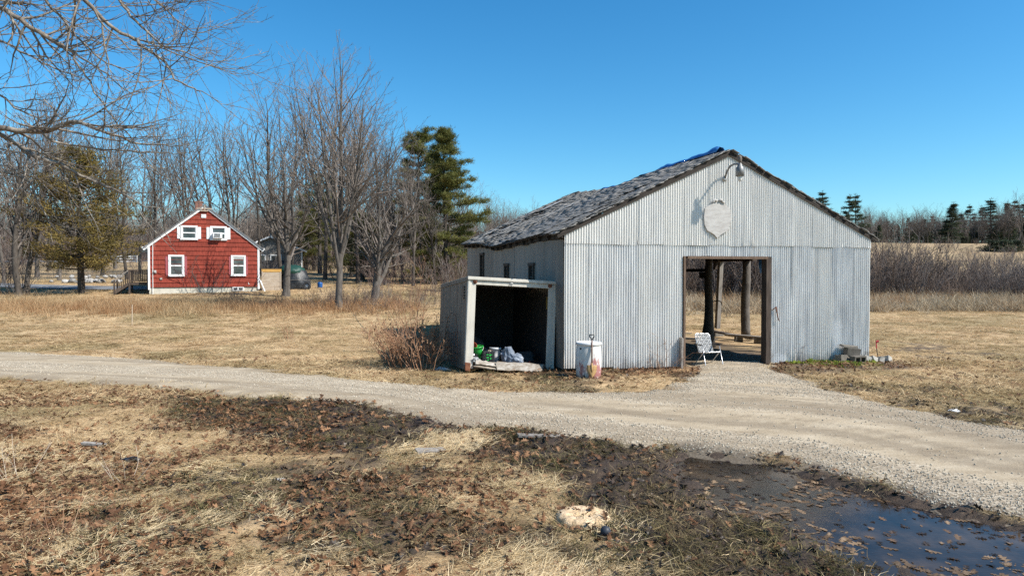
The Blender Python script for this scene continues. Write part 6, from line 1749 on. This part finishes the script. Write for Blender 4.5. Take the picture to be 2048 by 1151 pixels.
# loose stones on the driveway
x, y, rg = sample(170000, 5.5, 21, 1.2, xm=.85, seed=11)
d0 = drive_sd(x, y)
k_ = (d0 > -.06) & (rg.random(len(x)) < coarse_mask(x, y) * .9 + .03)
x, y, d0 = x[k_], y[k_], d0[k_]; n = len(x)
zz = H(x, y) + np.clip(d0, -.6, .25) * .12 + rut_noise(x, y) * .05 + .006
s_ = .014 + .020 * rg.random(n) ** 2.2
scatter('loose_gravel', 'loose pale gravel stones on the driveway verge', np.stack([x, y, zz], 1), rots(rg, n, 1.0), s_, rg.integers(0, 6, n), grit)
# mud clods
m_clod = M('mud_clod', [(.018, .014, .011), (.05, .036, .025), (.10, .07, .045)], 9, 5, .85, bmp=.6, rand=.3)
clods = proto_coll('clods', [rock_mesh(560 + i, (1, .9, .6), m_clod, 'mud_clod', 2) for i in range(4)])
x, y, rg = sample(16000, 3.6, 22, 1.3, seed=12)
k_ = (rg.random(len(x)) < mud_mask(x, y) ** 2 * .4) & (drive_sd(x, y) < -.03) & (puddle_sd(x, y) < -.02) & (sd(x, y, BARN) < -.2)
x, y = x[k_], y[k_]; n = len(x)
scatter('mud_clods', 'dark wet mud clods in the churned ground', np.stack([x, y, ground_z(x, y)], 1), rots(rg, n, .6), .02 + .06 * rg.random(n) ** 2.2, rg.integers(0, 4, n), clods)
# green weeds at the foot of the wall
def weed_mesh(seed):
    rg = np.random.default_rng(seed); K = 26; c = np.stack([rg.normal(0, .09, K), rg.normal(0, .09, K), rg.uniform(.0, .05, K)], 1)
    V, F, T = tufts(rg, c, np.tile(np.array([[0, 0, .6]]), (K, 1)), 3, .02, .07, .045)
    return mesh_np('weed', V, F, m_weed, False, dict(tone=T))
weeds = proto_coll('weeds', [weed_mesh(580 + i) for i in range(3)])
rg = np.random.default_rng(14)
u_ = np.concatenate([rg.uniform(6.4, 8.2, 34), rg.uniform(7.6, 8.8, 9)]); v_ = np.concatenate([-rg.exponential(.30, 34) - .12, -rg.uniform(.5, 1.2, 9)])
P = np.array([BW(a_, b_) for a_, b_ in zip(u_, v_)]); n = len(P)
scatter('green_weeds', 'bright green weeds along the barn wall foot', np.stack([P[:, 0], P[:, 1], ground_z(P[:, 0], P[:, 1])], 1), rots(rg, n, .2), rg.uniform(.35, .85, n), rg.integers(0, 3, n), weeds)

# ------------------------------------------------------------------ shrubs, bramble, thicket, far woods
def shrub_lines(seed, nst, Hh, rad, lean=(.1, .5), r=.014, d2=3.0, d3=4.5, twig=.004, wig=.07):
    rg = np.random.default_rng(seed); st = []
    for k in range(nst):
        az = rg.uniform(0, 6.28); q = rad * math.sqrt(rg.random()); ln = rg.uniform(*lean)
        st.append(limb(rg, (q * math.cos(az), q * math.sin(az), -.05), (math.cos(az) * ln, math.sin(az) * ln, 1), Hh * rg.uniform(.55, 1.1), r * rg.uniform(.7, 1.2), twig, 7, wig, .01))
    s2 = sprout(rg, st, d2, 8, .25, .4, (20, 50), .6, twig, 4, .09, .06, .2)
    s3 = sprout(rg, s2, d3, 4, .2, .5, (20, 50), .7, twig * .8, 2, .1, .05, .12)
    return st, s2, s3
def shrub_mesh(name, m, *a, **k):
    st, s2, s3 = shrub_lines(*a, **k)
    V, F = merge([tubes_np(st, 4), tubes_np(s2, 3), tubes_np(s3, 3)])
    return mesh_np(name, V, F, m, False)
alders = proto_coll('alders', [shrub_mesh('alder', m_alder_red if i % 2 else m_alder, 600 + i, 16, 4.3, 1.1, (.1, .55), .026, 1.3, 1.8, .010) for i in range(6)])
x, y, rg = sample(3000, 51, 88, 1.0, xm=.95, pad=3, seed=15)
a = x / y
k_ = (a > .13) & (rg.random(len(x)) < np.where(y < 66, .95, .26)) & (rg.random(len(x)) < .35 + 1.1 * fbm(x * .07, y * .07, 23, 2))
x, y = x[k_], y[k_]; n = len(x)
s_ = (.5 + .75 * rg.random(n) ** 2.2 * (.2 + 1.6 * fbm(x * .12, y * .12, 24, 2))) * (1 - .3 * smooth01((y - 62) / 12)) * np.where(x / y < .42, 1.25, .84)
scatter('alder_thicket', 'dense grey and reddish bare thicket beyond the barn field', np.stack([x, y, H(x, y)], 1), rots(rg, n, .05), s_, rg.integers(0, 6, n), alders)
x, y, rg = sample(500, 92, 140, 1.0, xm=.9, pad=3, seed=151)
k_ = (x / y > .2) & (rg.random(len(x)) < .45)
x, y = x[k_], y[k_]; n = len(x)
scatter('slope_brush', 'scattered brush on the far slope', np.stack([x, y, H(x, y)], 1), rots(rg, n, .05), rg.uniform(.25, .6, n), rg.integers(0, 6, n), alders)
# undergrowth of the left wood
brush = proto_coll('brush', [shrub_mesh('brush', m_twig if i % 2 else m_twig_red, 620 + i, 14, 2.6, .9, (.2, .8), .016, 1.8, 2.4, .008) for i in range(5)])
x, y, rg = sample(3600, 44, 165, 1.0, xm=.9, pad=3, seed=16)
a = x / y
dens = np.where(a > -.21, np.where(y > 50, .8, .3), np.where(y > 62, .55, .0)) * (a < .06)
dens = np.where((a < -.40) & (y < 96), .12, dens); dens = np.where((y > 116) & (a < -.1), 1.0, dens)
k_ = rg.random(len(x)) < dens
x, y = x[k_], y[k_]; n = len(x)
scatter('undergrowth', 'tangled bare undergrowth between the woodland trees', np.stack([x, y, H(x, y)], 1), rots(rg, n, .1), np.where(y > 112, rg.uniform(1.2, 2.6, n), rg.uniform(.5, 1.2, n)), rg.integers(0, 5, n), brush)
# brown weeds and brush near the yard trees
x, y, rg = sample(1500, 35, 47, 1.0, xm=.5, pad=0, seed=161)
a = x / y
k_ = (a > -.42) & (a < -.10) & (rg.random(len(x)) < .32 * np.exp(-((y - 39.5) / 2.2) ** 2) + .10 * (a > -.24))
x, y = x[k_], y[k_]; n = len(x)
scatter('yard_brush', 'low brown brush and dead weeds under the yard trees', np.stack([x, y, H(x, y)], 1), rots(rg, n, .15), rg.uniform(.18, .48, n), rg.integers(0, 5, n), brush)
# far woods
far_c = proto_coll('far_trees', [mesh_join for mesh_join in []])
def far_tree(i):
    t, c = BG[i]
    me = bpy.data.meshes.new('far_tree')
    V = []; F = []; o = 0
    for q in (t, c):
        v = np.empty(len(q.vertices) * 3, np.float32); q.vertices.foreach_get('co', v)
        f = np.empty(len(q.loops), np.int32); q.loops.foreach_get('vertex_index', f)
        V.append(v.reshape(-1, 3)); F.append(f.reshape(-1, 4) + o); o += len(V[-1])
    return mesh_np('far_tree', np.concatenate(V), np.concatenate(F), m_twig)
far_c = proto_coll('far_trees', [far_tree(i) for i in (0, 2, 5)] )
x, y, rg = sample(1750, 92, 190, 1.0, xm=.86, pad=6, seed=17)
k_ = (x / y < .03) & ((rg.random(len(x)) < .8)) & ~((y < 118) & (x / y < -.4))
x, y = x[k_], y[k_]; n = len(x); s_ = rg.uniform(.55, .95, n) 
s_ = np.where(x / y > -.10, s_ * .8, s_)
scatter('far_woods', 'grey mass of far bare woods behind the red house', np.stack([x, y, H(x, y)], 1), rots(rg, n, .03), s_, rg.integers(0, 3, n), far_c)
x, y, rg = sample(2200, 160, 230, 1.0, xm=.86, pad=6, seed=18)
k_ = (x / y > .40) & (rg.random(len(x)) < .75)
x, y = x[k_], y[k_]; n = len(x)
scatter('crest_woods', 'dense bare woods along the far crest', np.stack([x, y, H(x, y)], 1), rots(rg, n, .03), rg.uniform(.45, .75, n), rg.integers(0, 3, n), far_c)
x, y, rg = sample(500, 160, 215, 1.0, xm=.86, pad=6, seed=19)
far_p = proto_coll('far_pines', [CF[0][1], CF[2][1]])
k_ = (x / y > .42) & (rg.random(len(x)) < .45)
x, y = x[k_], y[k_]; n = len(x)
scatter('crest_evergreens', 'low dark evergreens filling the far treeline', np.stack([x, y, H(x, y) - .5], 1), rots(rg, n, .03), rg.uniform(.35, .8, n), rg.integers(0, 2, n), far_p)

# bramble beside the truck box
bxy = flat(822, 738, 0)
def stems(name, label, x, y, seed, n, Hh, rad, m, **k):
    st, s2, s3 = shrub_lines(seed, n, Hh, rad, **k)
    t = thing(name, label, 'shrub', (x, y, gz(x, y)))
    V, F = tubes_np(st, 5); link('stems', mesh_np('stems', V, F, m, True), t)
    V, F = merge([tubes_np(s2, 3), tubes_np(s3, 3)]); link('twigs', mesh_np('twigs', V, F, m), t)['kind'] = 'stuff'
    return t, st, s2
t, st, s2 = stems('bramble_bush', 'tangled reddish brown bramble beside the truck box', bxy[0] + .05, bxy[1] + .6, 31, 100, 1.30, .75, m_bramble, lean=(.1, .75), r=.012, d2=3.4, d3=5.0, twig=.0042, wig=.13)
rg = np.random.default_rng(32)
cen = np.array([l[0][-1] for l in s2] + [l[0][len(l[0]) // 2] for l in s2]); cen = cen[rg.random(len(cen)) < .55]
V, F, T = tufts(rg, cen, rg.normal(0, 1, (len(cen), 3)), 4, .06, .06, .035)
m_dryleaf = M('shrivelled_leaf', [(.13, .065, .035), (.23, .13, .075), (.33, .21, .125)], 5, 3, .85, tone=.4)
link('leaves', mesh_np('leaves', V, F, m_dryleaf, False, dict(tone=T)), t)
px_, py_ = flat(845, 742, 0)
stems('bramble_canes', 'bare orange canes arching at the foot of the truck box', px_, py_ - .05, 33, 16, 1.1, .35, m_bramble, lean=(.3, 1.1), r=.014, d2=1.2, d3=2.0, twig=.004, wig=.12)
px_, py_ = at(815, 660, 21)[:2]
stems('tall_shrub', 'tall thin twiggy shrub rising behind the bramble', px_, py_, 34, 13, 2.7, .35, m_bramble, lean=(.08, .35), r=.013, d2=2.6, d3=3.5, twig=.0035, wig=.05)
for px, py, Y, hh, lab, sd_ in ((578, 675, 25.5, .55, 'small dry weed clump in the field left of centre', 35), (735, 665, 26, .55, 'small dry weed clump in the field near the bramble', 36)):
    q = at(px, py, Y); stems('dry_weed', lab, q[0], q[1], sd_, 12, hh, .18, m_bramble, lean=(.1, .6), r=.006, d2=5, d3=6, twig=.003)
wp_ = BW(2.55, -.28)
stems('vine_stems', 'dry orange vine stems growing against the barn wall', wp_[0], wp_[1], 37, 12, .85, .28, m_bramble, lean=(.1, .9), r=.006, d2=3.0, d3=3.0, twig=.0025, wig=.12)
wp_ = BW(6.75, -.2)
stems('dry_weed', 'thin dry weed against the wall right of the doorway', wp_[0], wp_[1], 38, 5, .55, .12, m_twig, lean=(.1, .4), r=.004, d2=4, d3=4, twig=.002)
q = flat(60, 1000, 0)
for i, (px, py, hh) in enumerate(((40, 960, .55), (120, 1080, .5), (250, 960, .5), (20, 1120, .6))):
    q = flat(px, py, 0); stems('dry_weed', ['dry stalks in the leaf litter at the left edge', 'dry stalks low in the bottom left leaf litter', 'dry stalks bending over the left foreground grass', 'dry stalks in the bottom left corner'][i], q[0], q[1], 70 + i, 6, hh, .12, m_bramble if i % 2 else m_wood_new, lean=(.3, 1.0), r=.0035, d2=2, d3=2, twig=.0018)

# rope from the old tree to the truck box
p0 = np.array([vx, vy, Hs(vx, vy) + 2.0]); p1 = np.array(TW(.02, 3.4, 2.06)); 
L_ = []
for t_ in np.linspace(0, 1, 24):
    p = p0 * (1 - t_) + p1 * t_; p[2] -= 1.0 * 4 * t_ * (1 - t_) * .30; L_.append(tuple(p))
o = MB().tube(L_, .014, 5).obj('slack_rope', m_bramble, None); setp(o, 'thin brown rope sagging from the old tree to the truck box', 'rope')
# long branch lying dead under the old tree
q = at(700, 612, 38.5)
o = MB().tube([(0, 0, .05), (1.1, -.2, .22), (2.0, -.3, .12), (2.9, -.5, .1)], [.05, .045, .03, .012], 6).obj('fallen_branch', m_bark, None, loc=(q[0], q[1], Hs(q[0], q[1]))); setp(o, 'grey fallen branch lying in weeds beneath the old tree', 'branch')
